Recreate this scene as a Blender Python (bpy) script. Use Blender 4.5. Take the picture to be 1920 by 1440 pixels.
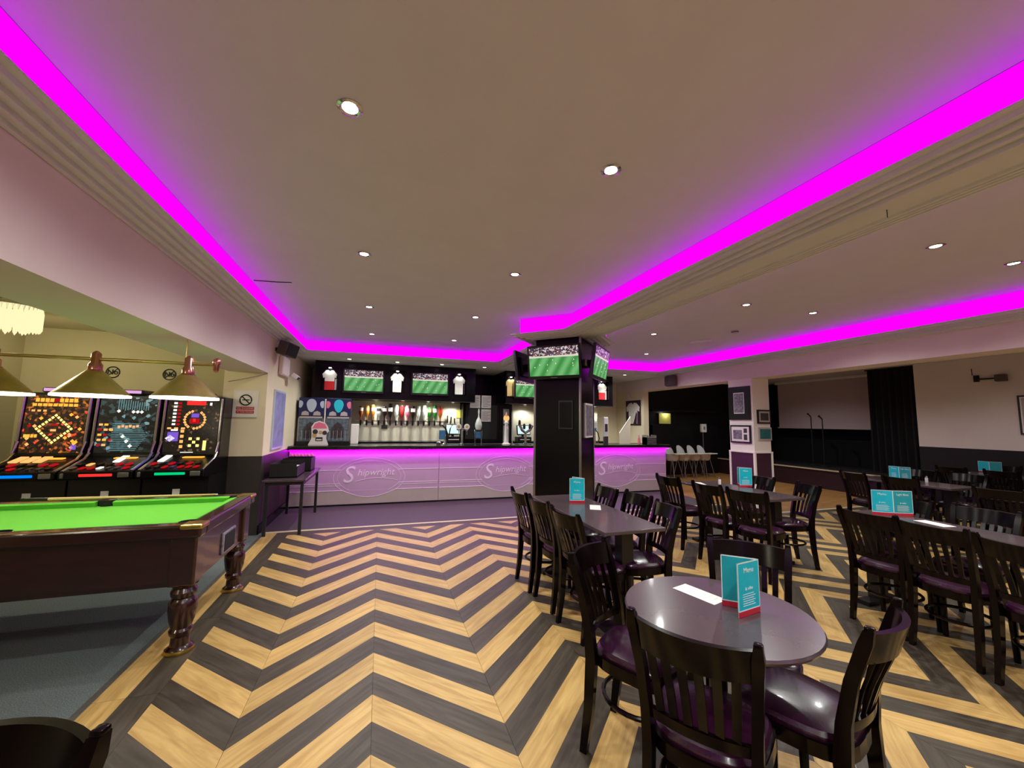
import bpy, bmesh, math, random
from mathutils import Vector, Matrix
from mathutils.geometry import tessellate_polygon
random.seed(7)
for o in list(bpy.data.objects): bpy.data.objects.remove(o)
scene = bpy.context.scene
COL = scene.collection
PI = math.pi

# ------------------------------------------------------------------ camera
FPX, YAW, PITCH, ROLL, CAMH = 749.64, 0.3157, 0.0963, -0.0146, 1.535
F = Vector((math.sin(YAW)*math.cos(PITCH), math.cos(YAW)*math.cos(PITCH), math.sin(PITCH)))
Rt = Vector((math.cos(YAW), -math.sin(YAW), 0)); Dn = F.cross(Rt)
cR = math.cos(ROLL)*Rt + math.sin(ROLL)*Dn; cD = -math.sin(ROLL)*Rt + math.cos(ROLL)*Dn
cam_d = bpy.data.cameras.new('camera'); cam = bpy.data.objects.new('camera', cam_d); COL.objects.link(cam)
cam_d.sensor_fit = 'HORIZONTAL'; cam_d.sensor_width = 36; cam_d.lens = FPX/1920*36; cam_d.clip_start = 0.02; cam_d.clip_end = 100
M = Matrix.Identity(4)
for i in range(3):
    M[i][0] = cR[i]; M[i][1] = -cD[i]; M[i][2] = -F[i]
M[2][3] = CAMH
cam.matrix_world = M
scene.camera = cam
def px_of(x, y, z):
    d = Vector((x, y, z-CAMH)); c = d.dot(F)
    if c < 0.05: return None
    return 960+FPX*d.dot(cR)/c, 720+FPX*d.dot(cD)/c

# ------------------------------------------------------------------ world, exposure
w = bpy.data.worlds.new('world'); scene.world = w; w.use_nodes = True
w.node_tree.nodes['Background'].inputs[0].default_value = (0.02, 0.02, 0.025, 1)
w.node_tree.nodes['Background'].inputs[1].default_value = 1.0
vs = scene.view_settings
vs.view_transform = 'Standard'; vs.look = 'None'; vs.gamma = 1.0; vs.use_curve_mapping = False
vs.exposure = 0.0
SPOT_W, SPOT_COL = 64.0, (0.98, 1.0, 0.94)
BAR_W = 24.0
UPSTAND_STR = 1.5
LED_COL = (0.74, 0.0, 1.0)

# ------------------------------------------------------------------ helpers
def s2l(c):
    return tuple(((v/255)/12.92 if v/255 <= 0.04045 else ((v/255+0.055)/1.055)**2.4) for v in c)
MATS = {}
def mat(name, rgb, rough=0.5, metal=0.0, noise=0.0, nscale=8.0, bump=0.0, bscale=60.0, emit=0.0, coat=0.0, spec=0.5, ecol=None, stretch=None, coords='Object'):
    """procedural principled material; rgb as sRGB 0-255; noise = tonal variation"""
    m = bpy.data.materials.new(name); m.use_nodes = True
    nt = m.node_tree; b = nt.nodes['Principled BSDF']
    c = s2l(rgb)
    b.inputs['Base Color'].default_value = (*c, 1)
    b.inputs['Roughness'].default_value = rough; b.inputs['Metallic'].default_value = metal
    b.inputs['Coat Weight'].default_value = coat; b.inputs['Coat Roughness'].default_value = 0.08
    b.inputs['Specular IOR Level'].default_value = spec
    if emit:
        b.inputs['Emission Color'].default_value = (*(ecol or c), 1); b.inputs['Emission Strength'].default_value = emit
    tc = nt.nodes.new('ShaderNodeTexCoord')
    src = tc.outputs[coords]
    if stretch:
        mp = nt.nodes.new('ShaderNodeMapping'); mp.inputs['Scale'].default_value = stretch
        nt.links.new(src, mp.inputs[0]); src = mp.outputs[0]
    if noise:
        n = nt.nodes.new('ShaderNodeTexNoise'); n.inputs['Scale'].default_value = nscale; n.inputs['Detail'].default_value = 5
        nt.links.new(src, n.inputs['Vector'])
        r = nt.nodes.new('ShaderNodeValToRGB')
        r.color_ramp.elements[0].position = 0.3; r.color_ramp.elements[1].position = 0.7
        r.color_ramp.elements[0].color = (*[v*(1-noise) for v in c], 1)
        r.color_ramp.elements[1].color = (*[min(1, v*(1+noise)) for v in c], 1)
        nt.links.new(n.outputs[0], r.inputs[0]); nt.links.new(r.outputs[0], b.inputs['Base Color'])
    if bump:
        n = nt.nodes.new('ShaderNodeTexNoise'); n.inputs['Scale'].default_value = bscale; n.inputs['Detail'].default_value = 4
        nt.links.new(src, n.inputs['Vector'])
        bp = nt.nodes.new('ShaderNodeBump'); bp.inputs['Strength'].default_value = bump; bp.inputs['Distance'].default_value = 0.01
        nt.links.new(n.outputs[0], bp.inputs['Height']); nt.links.new(bp.outputs[0], b.inputs['Normal'])
    MATS[name] = m
    return m
def emis(name, col, strength):
    m = bpy.data.materials.new(name); m.use_nodes = True; nt = m.node_tree
    nt.nodes.remove(nt.nodes['Principled BSDF'])
    e = nt.nodes.new('ShaderNodeEmission'); e.inputs[0].default_value = (*col, 1); e.inputs[1].default_value = strength
    nt.links.new(e.outputs[0], nt.nodes['Material Output'].inputs[0]); MATS[name] = m
    return m

class MB:
    """collects geometry, builds ONE mesh object"""
    def __init__(s): s.v = []; s.f = []; s.uv = None
    def add(s, vs, fs, T=None):
        n = len(s.v)
        s.v += [tuple((T @ Vector(p)) if T is not None else p) for p in vs]
        s.f += [tuple(i+n for i in f) for f in fs]; return s
    def box(s, x0, x1, y0, y1, z0, z1, T=None):
        vs = [(x0,y0,z0),(x1,y0,z0),(x1,y1,z0),(x0,y1,z0),(x0,y0,z1),(x1,y0,z1),(x1,y1,z1),(x0,y1,z1)]
        return s.add(vs, [(0,3,2,1),(4,5,6,7),(0,1,5,4),(1,2,6,5),(2,3,7,6),(3,0,4,7)], T)
    def rbox(s, x0, x1, y0, y1, z0, z1, r=0.01, seg=2, T=None):
        bm = bmesh.new(); bmesh.ops.create_cube(bm, size=1)
        for v in bm.verts: v.co = Vector(((x0+x1)/2+v.co.x*(x1-x0), (y0+y1)/2+v.co.y*(y1-y0), (z0+z1)/2+v.co.z*(z1-z0)))
        bmesh.ops.bevel(bm, geom=bm.edges[:], offset=r, segments=seg, affect='EDGES', profile=0.5)
        bm.verts.index_update()
        s.add([tuple(v.co) for v in bm.verts], [tuple(v.index for v in f.verts) for f in bm.faces], T); bm.free(); return s
    def prism(s, poly, a, b, axis='z', T=None):
        """extrude a 2D polygon (CCW) between a and b along axis"""
        def P(p, t): return (p[0],p[1],t) if axis=='z' else ((p[0],t,p[1]) if axis=='y' else (t,p[0],p[1]))
        n = len(poly); vs = [P(p,a) for p in poly]+[P(p,b) for p in poly]
        fs = [tuple(range(n))[::-1], tuple(range(n,2*n))]+[(i,(i+1)%n,n+(i+1)%n,n+i) for i in range(n)]
        return s.add(vs, fs, T)
    def lathe(s, prof, c=(0,0,0), seg=20, T=None, cap=True):
        vs=[]; fs=[]; m=len(prof)
        for i in range(seg):
            a = 2*PI*i/seg
            for r,z in prof: vs.append((c[0]+r*math.cos(a), c[1]+r*math.sin(a), c[2]+z))
        for i in range(seg):
            j=(i+1)%seg
            for k in range(m-1): fs.append((i*m+k, j*m+k, j*m+k+1, i*m+k+1))
        if cap:
            fs.append(tuple(i*m for i in range(seg))[::-1]); fs.append(tuple(i*m+m-1 for i in range(seg)))
        return s.add(vs, fs, T)
    def tube(s, path, r, seg=8, cap=True, sx=1.0):
        """round bar along a path; r may be a list"""
        P=[Vector(p) for p in path]; n=len(P); vs=[]; fs=[]
        up=Vector((0,0,1))
        for i,p in enumerate(P):
            d=(P[min(i+1,n-1)]-P[max(i-1,0)]).normalized()
            a=d.cross(up if abs(d.z)<0.95 else Vector((1,0,0))).normalized(); b=d.cross(a)
            ri=r[i] if isinstance(r,(list,tuple)) else r
            for k in range(seg):
                t=2*PI*k/seg+PI/seg; vs.append(tuple(p+a*math.cos(t)*ri*sx+b*math.sin(t)*ri))
        for i in range(n-1):
            for k in range(seg):
                l=(k+1)%seg; fs.append((i*seg+k,i*seg+l,(i+1)*seg+l,(i+1)*seg+k))
        if cap: fs.append(tuple(range(seg))[::-1]); fs.append(tuple(range((n-1)*seg,n*seg)))
        return s.add(vs,fs)
    def strip(s, A, B, C, D):
        """closed slab from four parallel polylines (cross-section A,B,C,D)"""
        n=len(A); vs=[]; fs=[]
        for i in range(n): vs += [tuple(A[i]),tuple(B[i]),tuple(C[i]),tuple(D[i])]
        for i in range(n-1):
            for k in range(4):
                l=(k+1)%4; fs.append((i*4+k,i*4+l,(i+1)*4+l,(i+1)*4+k))
        fs.append((3,2,1,0)); fs.append(tuple((n-1)*4+k for k in range(4)))
        return s.add(vs,fs)
    def mesh(s, name, m=None, smooth=False):
        me=bpy.data.meshes.new(name); me.from_pydata(s.v,[],s.f); me.validate()
        bm=bmesh.new(); bm.from_mesh(me); bmesh.ops.recalc_face_normals(bm, faces=bm.faces[:]); bm.to_mesh(me); bm.free()
        if s.uv:
            ul=me.uv_layers.new(name='UVMap')
            for l in me.loops: ul.data[l.index].uv=s.uv[l.vertex_index]
        if m: me.materials.append(MATS[m] if isinstance(m,str) else m)
        if smooth:
            me.shade_smooth()
            try: me.set_sharp_from_angle(angle=math.radians(38))
            except Exception: pass
        return me
    def build(s, name, m, parent=None, smooth=False, label=None):
        o=bpy.data.objects.new(name, s.mesh(name,m,smooth)); COL.objects.link(o)
        if parent: o.parent=parent
        if label: o['label']=label
        return o
def tag(o, label, cat, group=None):
    o['label']=label; o['category']=cat
    if group: o['group']=group
    return o
def thing(name, label, cat, loc=(0,0,0), rz=0, group=None):
    o=bpy.data.objects.new(name,None); COL.objects.link(o); o.empty_display_size=0.1
    o.location=loc; o.rotation_euler=(0,0,rz); return tag(o,label,cat,group)
def struct(o): o['kind']='structure'; return o
def inst(name, me, parent=None, loc=(0,0,0), rz=0):
    o=bpy.data.objects.new(name,me); COL.objects.link(o); o.parent=parent; o.location=loc; o.rotation_euler=(0,0,rz); return o
def dup(root, loc, rz, label=None, group=None):
    r=root.copy(); COL.objects.link(r); r.location=loc; r.rotation_euler=(0,0,rz)
    if label: r['label']=label
    if group: r['group']=group
    for ch in list(root.children):
        c=ch.copy(); COL.objects.link(c); c.parent=r
        for g in list(ch.children):
            d=g.copy(); COL.objects.link(d); d.parent=c
    return r
def text(body, size, m, parent, M4, name='lettering', extrude=0.0005, align='CENTER', shear=0.0, xs=1.0, offset=0.0):
    cu=bpy.data.curves.new('t','FONT'); cu.body=body; cu.size=size; cu.extrude=extrude; cu.align_x=align; cu.align_y='CENTER'; cu.shear=shear; cu.resolution_u=3; cu.offset=offset
    t=bpy.data.objects.new('t',cu); COL.objects.link(t)
    me=bpy.data.meshes.new_from_object(t); bpy.data.objects.remove(t)
    me.materials.append(MATS[m])
    o=bpy.data.objects.new(name,me); COL.objects.link(o); o.parent=parent
    o.matrix_local = M4 @ Matrix.Diagonal((xs,1,1,1))
    return o
def face_mat(origin, xdir, zdir=(0,0,1)):
    """matrix whose local X = xdir, local Y = zdir (text up), local Z = normal"""
    x=Vector(xdir).normalized(); y=Vector(zdir).normalized(); z=x.cross(y)
    return Matrix(((x.x,y.x,z.x,origin[0]),(x.y,y.y,z.y,origin[1]),(x.z,y.z,z.z,origin[2]),(0,0,0,1)))
def rotz(a): return Matrix.Rotation(a,4,'Z')
def spot(loc, power, parent=None, col=SPOT_COL, ang=140, rad=0.035, blend=0.6, target=None):
    l=bpy.data.lights.new('bulb','SPOT'); l.energy=power; l.color=col; l.spot_size=math.radians(ang); l.spot_blend=blend; l.shadow_soft_size=rad
    o=bpy.data.objects.new('bulb',l); COL.objects.link(o); o.location=loc
    if target: o.rotation_euler=(Vector(target)-Vector(loc)).to_track_quat('-Z','Y').to_euler()
    if parent: o.parent=parent
    return o
def point(loc, power, parent=None, col=SPOT_COL, rad=0.03):
    l=bpy.data.lights.new('bulb','POINT'); l.energy=power; l.color=col; l.shadow_soft_size=rad
    o=bpy.data.objects.new('bulb',l); COL.objects.link(o); o.location=loc
    if parent: o.parent=parent
    return o

# ------------------------------------------------------------------ materials
mat('ceiling_paint',(222,222,225),0.9,noise=0.02,nscale=3)
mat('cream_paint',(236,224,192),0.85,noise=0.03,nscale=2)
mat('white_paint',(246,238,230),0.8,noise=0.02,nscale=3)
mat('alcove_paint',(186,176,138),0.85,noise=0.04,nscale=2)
mat('beam_paint',(236,224,218),0.85,noise=0.03,nscale=2)
mat('dado_dark',(52,46,42),0.55,noise=0.1,nscale=5)
mat('dado_plum',(64,28,50),0.5,noise=0.1,nscale=5)
mat('black_paint',(12,11,15),0.55,noise=0.2,nscale=4)
mat('black_gloss',(8,6,10),0.25,noise=0.2,nscale=3,spec=0.25)
mat('black_matt',(14,13,15),0.6)
mat('black_plastic',(12,12,13),0.32)
mat('curtain_black',(10,10,16),0.95,noise=0.3,nscale=20)
mat('carpet',(108,117,116),1.0,noise=0.45,nscale=160,bump=0.6,bscale=220,spec=0.1)
mat('vinyl_grey',(74,66,68),0.55,noise=0.08,nscale=30,bump=0.02,bscale=100)
mat('trim_pale',(214,196,166),0.5,noise=0.05,nscale=20)
mat('metal_strip',(170,165,155),0.35,metal=0.8,noise=0.1,nscale=40)
mat('chrome',(205,205,205),0.16,metal=1.0)
mat('steel',(160,160,162),0.32,metal=1.0)
mat('brass',(190,160,85),0.28,metal=1.0,noise=0.1,nscale=20)
mat('brass_dull',(190,172,104),0.32,metal=0.85,noise=0.15,nscale=10)
mat('copper',(200,140,125),0.25,metal=1.0)
mat('chair_wood',(11,4,5),0.2,noise=0.3,nscale=14,spec=0.2,stretch=(1,1,0.2))
mat('seat_vinyl',(48,12,40),0.25,noise=0.12,nscale=20,bump=0.05,bscale=120,coat=0.25)
mat('table_top',(78,64,68),0.26,noise=0.12,nscale=6,coat=0.2)
mat('table_base',(16,10,11),0.35)
mat('mahogany',(44,14,11),0.22,noise=0.35,nscale=5,coat=0.4,stretch=(1,1,8))
mat('baize',(104,186,66),0.95,noise=0.06,nscale=150,spec=0.1)
mat('pocket_black',(8,8,8),0.8)
mat('white_plastic',(236,232,228),0.4)
mat('pale_plastic',(225,222,222),0.35)
mat('paper',(240,234,228),0.7,noise=0.02,nscale=30)
mat('paper_grey',(185,175,172),0.7)
mat('print_black',(20,18,18),0.7)
mat('print_red',(190,30,38),0.6)
mat('menu_teal_lit',(4,196,216),0.4,noise=0.05,nscale=30)
mat('menu_teal_shaded',(34,160,168),0.4,noise=0.05,nscale=30)  # lit and shaded copies of one card: shade put into the colour
mat('menu_red',(200,34,58),0.4)
mat('print_white',(235,245,245),0.6)
mat('bar_panel_led_tint',(200,166,194),0.4,noise=0.03,nscale=4)  # white panel, magenta LED spill painted in as a pink tint
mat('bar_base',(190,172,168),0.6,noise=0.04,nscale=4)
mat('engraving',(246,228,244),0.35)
mat('bar_top',(16,10,16),0.2,coat=0.4)
mat('oak_end',(190,150,95),0.6)
mat('stage_plum',(52,22,34),0.6,noise=0.2,nscale=6)
mat('screen_white',(190,170,178),0.9)
mat('jersey_red',(200,25,35),0.8)
mat('jersey_white',(238,236,228),0.8,noise=0.05,nscale=20)
mat('photo_dark',(60,52,58),0.4,noise=0.7,nscale=30)
mat('photo_grey',(125,118,130),0.4,noise=0.6,nscale=26)
mat('photo_teal',(40,108,112),0.4,noise=0.2,nscale=20)
mat('blue_dark',(18,30,84),0.4,noise=0.2,nscale=8)
mat('blue_pale',(190,205,225),0.4)
mat('cyan',(40,200,220),0.4)
mat('pink',(235,120,150),0.45)
mat('clear_grey',(95,110,122),0.2,noise=0.4,nscale=24)
mat('amber',(170,88,26),0.15,coat=0.3)
mat('whisky',(212,140,50),0.15,coat=0.3)
mat('green_bottle',(40,120,45),0.15,coat=0.3)
mat('dark_bottle',(26,16,14),0.15,coat=0.3)
mat('clear_bottle',(205,212,205),0.12,coat=0.3)
mat('red_bottle',(180,36,36),0.15,coat=0.3)
mat('splash_tile',(238,232,206),0.35,noise=0.03,nscale=4)
mat('poster_blue',(150,150,205),0.35,noise=0.35,nscale=6)
mat('till_screen',(190,225,225),0.3,emit=0.7)
mat('logo_blue',(60,110,150),0.4,noise=0.3,nscale=20)
mat('peach',(240,165,130),0.5)
mat('tan',(200,170,110),0.6)
mat('glass_grey',(150,160,155),0.15,noise=0.1,nscale=4)
mat('door_black',(20,18,22),0.35,noise=0.2,nscale=3)
emis('lamp_glow',(1.0,0.93,0.8),14.0)
emis('pool_glow',(1.0,0.97,0.88),5.0)
emis('upstand_glow',LED_COL,UPSTAND_STR)
emis('led_bar',LED_COL,30.0)
emis('glow_blue',(0.0,0.2,1.0),1.3); emis('glow_red',(1.0,0.035,0.03),1.1); emis('glow_green',(0.0,0.62,0.2),1.1)
emis('glow_orange',(1.0,0.36,0.04),1.7); emis('glow_yellow',(1.0,0.72,0.2),1.7); emis('glow_white',(1.0,0.95,0.85),1.3)
emis('glow_cyan',(0.25,0.5,0.52),0.6); emis('glow_violet',(0.25,0.12,0.75),0.9); emis('glow_pinkish',(0.9,0.45,0.85),0.9); emis('glow_dim_red',(0.6,0.01,0.015),0.8)
emis('glow_peach',(1.0,0.42,0.13),1.4)
# crystal lamp
emis('crystal_glow',(1.0,0.84,0.46),1.15)

def wood_mat(name, lo, hi, rough):
    """plank material: UV u runs along the grain (metres), v across"""
    m=bpy.data.materials.new(name); m.use_nodes=True; nt=m.node_tree; b=nt.nodes['Principled BSDF']
    uv=nt.nodes.new('ShaderNodeUVMap'); oi=nt.nodes.new('ShaderNodeObjectInfo')
    mul=nt.nodes.new('ShaderNodeMath'); mul.operation='MULTIPLY'; mul.inputs[1].default_value=37.0
    nt.links.new(oi.outputs['Random'],mul.inputs[0])
    cmb=nt.nodes.new('ShaderNodeCombineXYZ'); nt.links.new(mul.outputs[0],cmb.inputs[0]); nt.links.new(mul.outputs[0],cmb.inputs[1])
    add=nt.nodes.new('ShaderNodeVectorMath'); add.operation='ADD'; nt.links.new(uv.outputs[0],add.inputs[0]); nt.links.new(cmb.outputs[0],add.inputs[1])
    mp=nt.nodes.new('ShaderNodeMapping'); mp.inputs['Scale'].default_value=(2.2,22,1); nt.links.new(add.outputs[0],mp.inputs[0])
    n=nt.nodes.new('ShaderNodeTexNoise'); n.inputs['Scale'].default_value=1.4; n.inputs['Detail'].default_value=7; n.inputs['Distortion'].default_value=0.8
    nt.links.new(mp.outputs[0],n.inputs['Vector'])
    r=nt.nodes.new('ShaderNodeValToRGB'); r.color_ramp.elements[0].position=0.32; r.color_ramp.elements[1].position=0.68
    r.color_ramp.elements[0].color=(*s2l(lo),1); r.color_ramp.elements[1].color=(*s2l(hi),1)
    nt.links.new(n.outputs[0],r.inputs[0])
    hs=nt.nodes.new('ShaderNodeHueSaturation'); nt.links.new(r.outputs[0],hs.inputs['Color'])
    mr=nt.nodes.new('ShaderNodeMapRange'); mr.inputs[3].default_value=0.9; mr.inputs[4].default_value=1.1
    nt.links.new(oi.outputs['Random'],mr.inputs[0]); nt.links.new(mr.outputs[0],hs.inputs['Value'])
    nt.links.new(hs.outputs[0],b.inputs['Base Color'])
    b.inputs['Roughness'].default_value=rough; b.inputs['Specular IOR Level'].default_value=0.35
    MATS[name]=m
wood_mat('plank_oak',(180,142,82),(212,176,110),0.42)
wood_mat('plank_dark',(58,50,41),(84,74,62),0.45)
wood_mat('oak_floor',(150,104,58),(186,138,82),0.4)

def football_mat():
    m=bpy.data.materials.new('football_screen'); m.use_nodes=True; nt=m.node_tree; b=nt.nodes['Principled BSDF']
    uv=nt.nodes.new('ShaderNodeUVMap'); sp=nt.nodes.new('ShaderNodeSeparateXYZ'); nt.links.new(uv.outputs[0],sp.inputs[0])
    # pitch stripes
    mp=nt.nodes.new('ShaderNodeMapping'); mp.inputs['Rotation'].default_value=(0,0,0.5); nt.links.new(uv.outputs[0],mp.inputs[0])
    wv=nt.nodes.new('ShaderNodeTexWave'); wv.inputs['Scale'].default_value=0.9; wv.inputs['Distortion'].default_value=1.0; nt.links.new(mp.outputs[0],wv.inputs['Vector'])
    gr=nt.nodes.new('ShaderNodeValToRGB'); gr.color_ramp.elements[0].color=(*s2l((62,150,72)),1); gr.color_ramp.elements[1].color=(*s2l((118,196,120)),1)
    nt.links.new(wv.outputs[0],gr.inputs[0])
    # crowd
    vo=nt.nodes.new('ShaderNodeTexVoronoi'); vo.inputs['Scale'].default_value=26; nt.links.new(uv.outputs[0],vo.inputs['Vector'])
    cs=nt.nodes.new('ShaderNodeSeparateColor'); nt.links.new(vo.outputs['Color'],cs.inputs[0])
    cr=nt.nodes.new('ShaderNodeValToRGB'); cr.color_ramp.interpolation='CONSTANT'
    e=cr.color_ramp.elements; e[0].color=(*s2l((40,36,50)),1); e[1].position=0.35; e[1].color=(*s2l((150,80,80)),1)
    for p,c in ((0.5,(225,205,200)),(0.7,(90,80,100)),(0.85,(235,235,245))):
        q=e.new(p); q.color=(*s2l(c),1)
    nt.links.new(cs.outputs[0],cr.inputs[0])
    # band split with white hoarding line
    bd=nt.nodes.new('ShaderNodeValToRGB'); bd.color_ramp.interpolation='CONSTANT'
    el=bd.color_ramp.elements; el[0].color=(0,0,0,1); el[1].position=0.64; el[1].color=(0.5,0.5,0.5,1); q=el.new(0.70); q.color=(1,1,1,1)
    nt.links.new(sp.outputs[1],bd.inputs[0])
    gt=nt.nodes.new('ShaderNodeMath'); gt.operation='GREATER_THAN'; gt.inputs[1].default_value=0.7; nt.links.new(bd.outputs[0],gt.inputs[0])
    g2=nt.nodes.new('ShaderNodeMath'); g2.operation='GREATER_THAN'; g2.inputs[1].default_value=0.3; nt.links.new(bd.outputs[0],g2.inputs[0])
    m1=nt.nodes.new('ShaderNodeMix'); m1.data_type='RGBA'; nt.links.new(g2.outputs[0],m1.inputs[0]); nt.links.new(gr.outputs[0],m1.inputs[6]); m1.inputs[7].default_value=(*s2l((236,232,214)),1)
    m2=nt.nodes.new('ShaderNodeMix'); m2.data_type='RGBA'; nt.links.new(gt.outputs[0],m2.inputs[0]); nt.links.new(m1.outputs[2],m2.inputs[6]); nt.links.new(cr.outputs[0],m2.inputs[7])
    b.inputs['Base Color'].default_value=(0.01,0.01,0.01,1); b.inputs['Roughness'].default_value=0.25
    nt.links.new(m2.outputs[2],b.inputs['Emission Color']); b.inputs['Emission Strength'].default_value=0.85
    MATS['football_screen']=m
football_mat()
def art_mat(name,scale,stops,strength):
    m=bpy.data.materials.new(name); m.use_nodes=True; nt=m.node_tree; b=nt.nodes['Principled BSDF']
    tc=nt.nodes.new('ShaderNodeTexCoord'); vo=nt.nodes.new('ShaderNodeTexVoronoi'); vo.inputs['Scale'].default_value=scale
    nt.links.new(tc.outputs['Object'],vo.inputs['Vector'])
    se=nt.nodes.new('ShaderNodeSeparateColor'); nt.links.new(vo.outputs['Color'],se.inputs[0])
    r=nt.nodes.new('ShaderNodeValToRGB'); r.color_ramp.interpolation='CONSTANT'; e=r.color_ramp.elements
    e[0].color=(*s2l(stops[0][1]),1); e[1].position=stops[1][0]; e[1].color=(*s2l(stops[1][1]),1)
    for p,c in stops[2:]: q=e.new(p); q.color=(*s2l(c),1)
    nt.links.new(se.outputs[0],r.inputs[0]); nt.links.new(r.outputs[0],b.inputs['Emission Color']); b.inputs['Emission Strength'].default_value=strength
    b.inputs['Base Color'].default_value=(0.012,0.01,0.01,1); b.inputs['Roughness'].default_value=0.25; MATS[name]=m
art_mat('art_orange',42,((0,(14,8,6)),(0.45,(50,24,12)),(0.62,(96,52,22)),(0.78,(30,18,12)),(0.90,(170,90,30)),(0.97,(210,60,40))),1.5)
art_mat('art_cyan',30,((0,(10,12,14)),(0.5,(22,30,32)),(0.7,(44,62,64)),(0.86,(12,14,16)),(0.95,(110,140,140))),1.3)
art_mat('art_red',46,((0,(10,8,8)),(0.55,(24,16,14)),(0.75,(46,30,18)),(0.88,(14,12,12)),(0.95,(120,90,60))),0.8)

# ------------------------------------------------------------------ FLOOR
X0, PP, SS, RISE = 0.0255, 0.6483, 0.2146, 0.640
YV = 5.3215                      # boundary line at a valley: dark beyond, oak nearer
def clip(poly, a, b, c):
    """keep a*x+b*y<=c"""
    out=[]
    for i in range(len(poly)):
        p,q=poly[i],poly[(i+1)%len(poly)]; dp=a*p[0]+b*p[1]-c; dq=a*q[0]+b*q[1]-c
        if dp<=0: out.append(p)
        if dp*dq<0:
            t=dp/(dp-dq); out.append((p[0]+t*(q[0]-p[0]),p[1]+t*(q[1]-p[1])))
    return out
def area(p): return 0.5*sum(p[i][0]*p[(i+1)%len(p)][1]-p[(i+1)%len(p)][0]*p[i][1] for i in range(len(p)))
fl=MB()
fl.box(-1.44,6.4,-3.0,6.36,-0.06,-0.004); fl.box(6.4,11.2,-3.0,5.50,-0.06,-0.004)
floor=struct(fl.build('floor','black_matt'))
GAP=0.0012
def plank_mesh(poly, d, m, name='plank'):
    """d = grain direction (unit)"""
    mb=MB(); n=len(poly); cx=sum(p[0] for p in poly)/n; cy=sum(p[1] for p in poly)/n
    q=[(p[0]+(cx-p[0])*GAP*6,p[1]+(cy-p[1])*GAP*6) for p in poly]
    q=[]
    for p in poly:
        L=math.hypot(cx-p[0],cy-p[1]) or 1; q.append((p[0]+(cx-p[0])/L*GAP,p[1]+(cy-p[1])/L*GAP))
    mb.prism(q,-0.004,0.0)
    mb.uv=[(v[0]*d[0]+v[1]*d[1], -v[0]*d[1]+v[1]*d[0]) for v in mb.v]
    return mb, m
planks=[]
def add_plank(poly, d, m):
    if len(poly)<3 or abs(area(poly))<0.002: return
    pts=[px_of(p[0],p[1],0) for p in poly]
    vis=0
    if all(pts):
        q=[p for p in pts]
        for a,b,c in ((-1,0,0),(1,0,1920),(0,-1,0),(0,1,1440)): q=clip(q,a,b,c) if len(q)>2 else []
        vis=abs(area(q)) if len(q)>2 else 0
    else:
        c=px_of(sum(p[0] for p in poly)/len(poly),sum(p[1] for p in poly)/len(poly),0)
        vis=500 if c and -100<c[0]<2020 and c[1]<1500 else 0
    planks.append((vis,poly,d,m))
d1=Vector((PP,RISE)).normalized(); d2=Vector((PP,-RISE)).normalized()
BX=-1.107
for k in range(-3,18):
    xa=X0+k*PP; xb=xa+PP
    valley_left = (k%2!=0)          # odd index = valley
    for n in range(-12,45):
        yt=YV-n*SS; m='plank_oak' if n%2==0 else 'plank_dark'
        if valley_left: poly=[(xa,yt-SS),(xb,yt-SS+RISE),(xb,yt+RISE),(xa,yt)]; d=d1
        else: poly=[(xa,yt-SS+RISE),(xb,yt-SS),(xb,yt),(xa,yt+RISE)]; d=d2
        ytop=6.14 if xb<=6.45 else 5.29
        for a,b,c in ((-1,0,-BX),(1,0,11.05),(0,-1,2.6),(0,1,ytop)): poly=clip(poly,a,b,c) if len(poly)>2 else []
        add_plank(poly,d,m)
# straight borders along the carpet, the bar and the stage-side trim
y=-2.6; i=0
while y<6.30:
    y2=min(y+0.914,6.30)
    add_plank([(-1.405,y),(-1.26,y),(-1.26,y2),(-1.405,y2)],(0,1),'plank_oak')
    add_plank([(-1.26,y),(-1.107,y),(-1.107,min(y2,6.30)),(-1.26,min(y2,6.30))],(0,1),'plank_dark'); y=y2
x=-1.107
while x<6.4:
    x2=min(x+0.914,6.4); add_plank([(x,6.14),(x2,6.14),(x2,6.30),(x,6.30)],(1,0),'plank_dark'); x=x2
x=6.45
while x<11.05:
    x2=min(x+0.914,11.05); add_plank([(x,5.29),(x2,5.29),(x2,5.44),(x,5.44)],(1,0),'plank_dark'); x=x2
planks.sort(key=lambda t:-t[0])
for vis,poly,d,m in planks[:296]:
    cx=sum(p[0] for p in poly)/len(poly); cy=sum(p[1] for p in poly)/len(poly)
    mb,_=plank_mesh([(p[0]-cx,p[1]-cy) for p in poly],d,m)
    o=bpy.data.objects.new('plank',mb.mesh('plank',m)); COL.objects.link(o); o.parent=floor; o.location=(cx,cy,0)
for m in ('plank_oak','plank_dark'):
    big=MB(); big.uv=[]
    for vis,poly,d,mm in planks[296:]:
        if mm!=m: continue
        mb,_=plank_mesh(poly,d,m); r=random.random()*30
        big.add(mb.v,mb.f); big.uv+=[(u+r,v+r) for u,v in mb.uv]
    o=big.build('far_planks',m,floor); o['kind']='stuff'
struct(MB().box(-1.44,6.4,6.30,6.36,-0.06,0.006).build('trim_1','trim_pale'))
struct(MB().box(6.4,11.2,5.44,5.50,-0.06,0.006).build('trim_2','trim_pale'))
struct(MB().box(-1.44,-1.405,-3.0,6.30,-0.06,0.004).build('trim_3','metal_strip'))
struct(MB().box(-4.2,-1.44,-3.0,6.4,-0.06,0.0).build('floor_carpet','carpet'))
struct(MB().box(-1.6,6.4,6.36,10.2,-0.06,0.0).build('floor_bar_vinyl','vinyl_grey'))
mb=MB(); fo=struct(MB().box(6.4,12.6,5.50,10.8,-0.06,-0.004).build('floor_dance','black_matt'))
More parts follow.
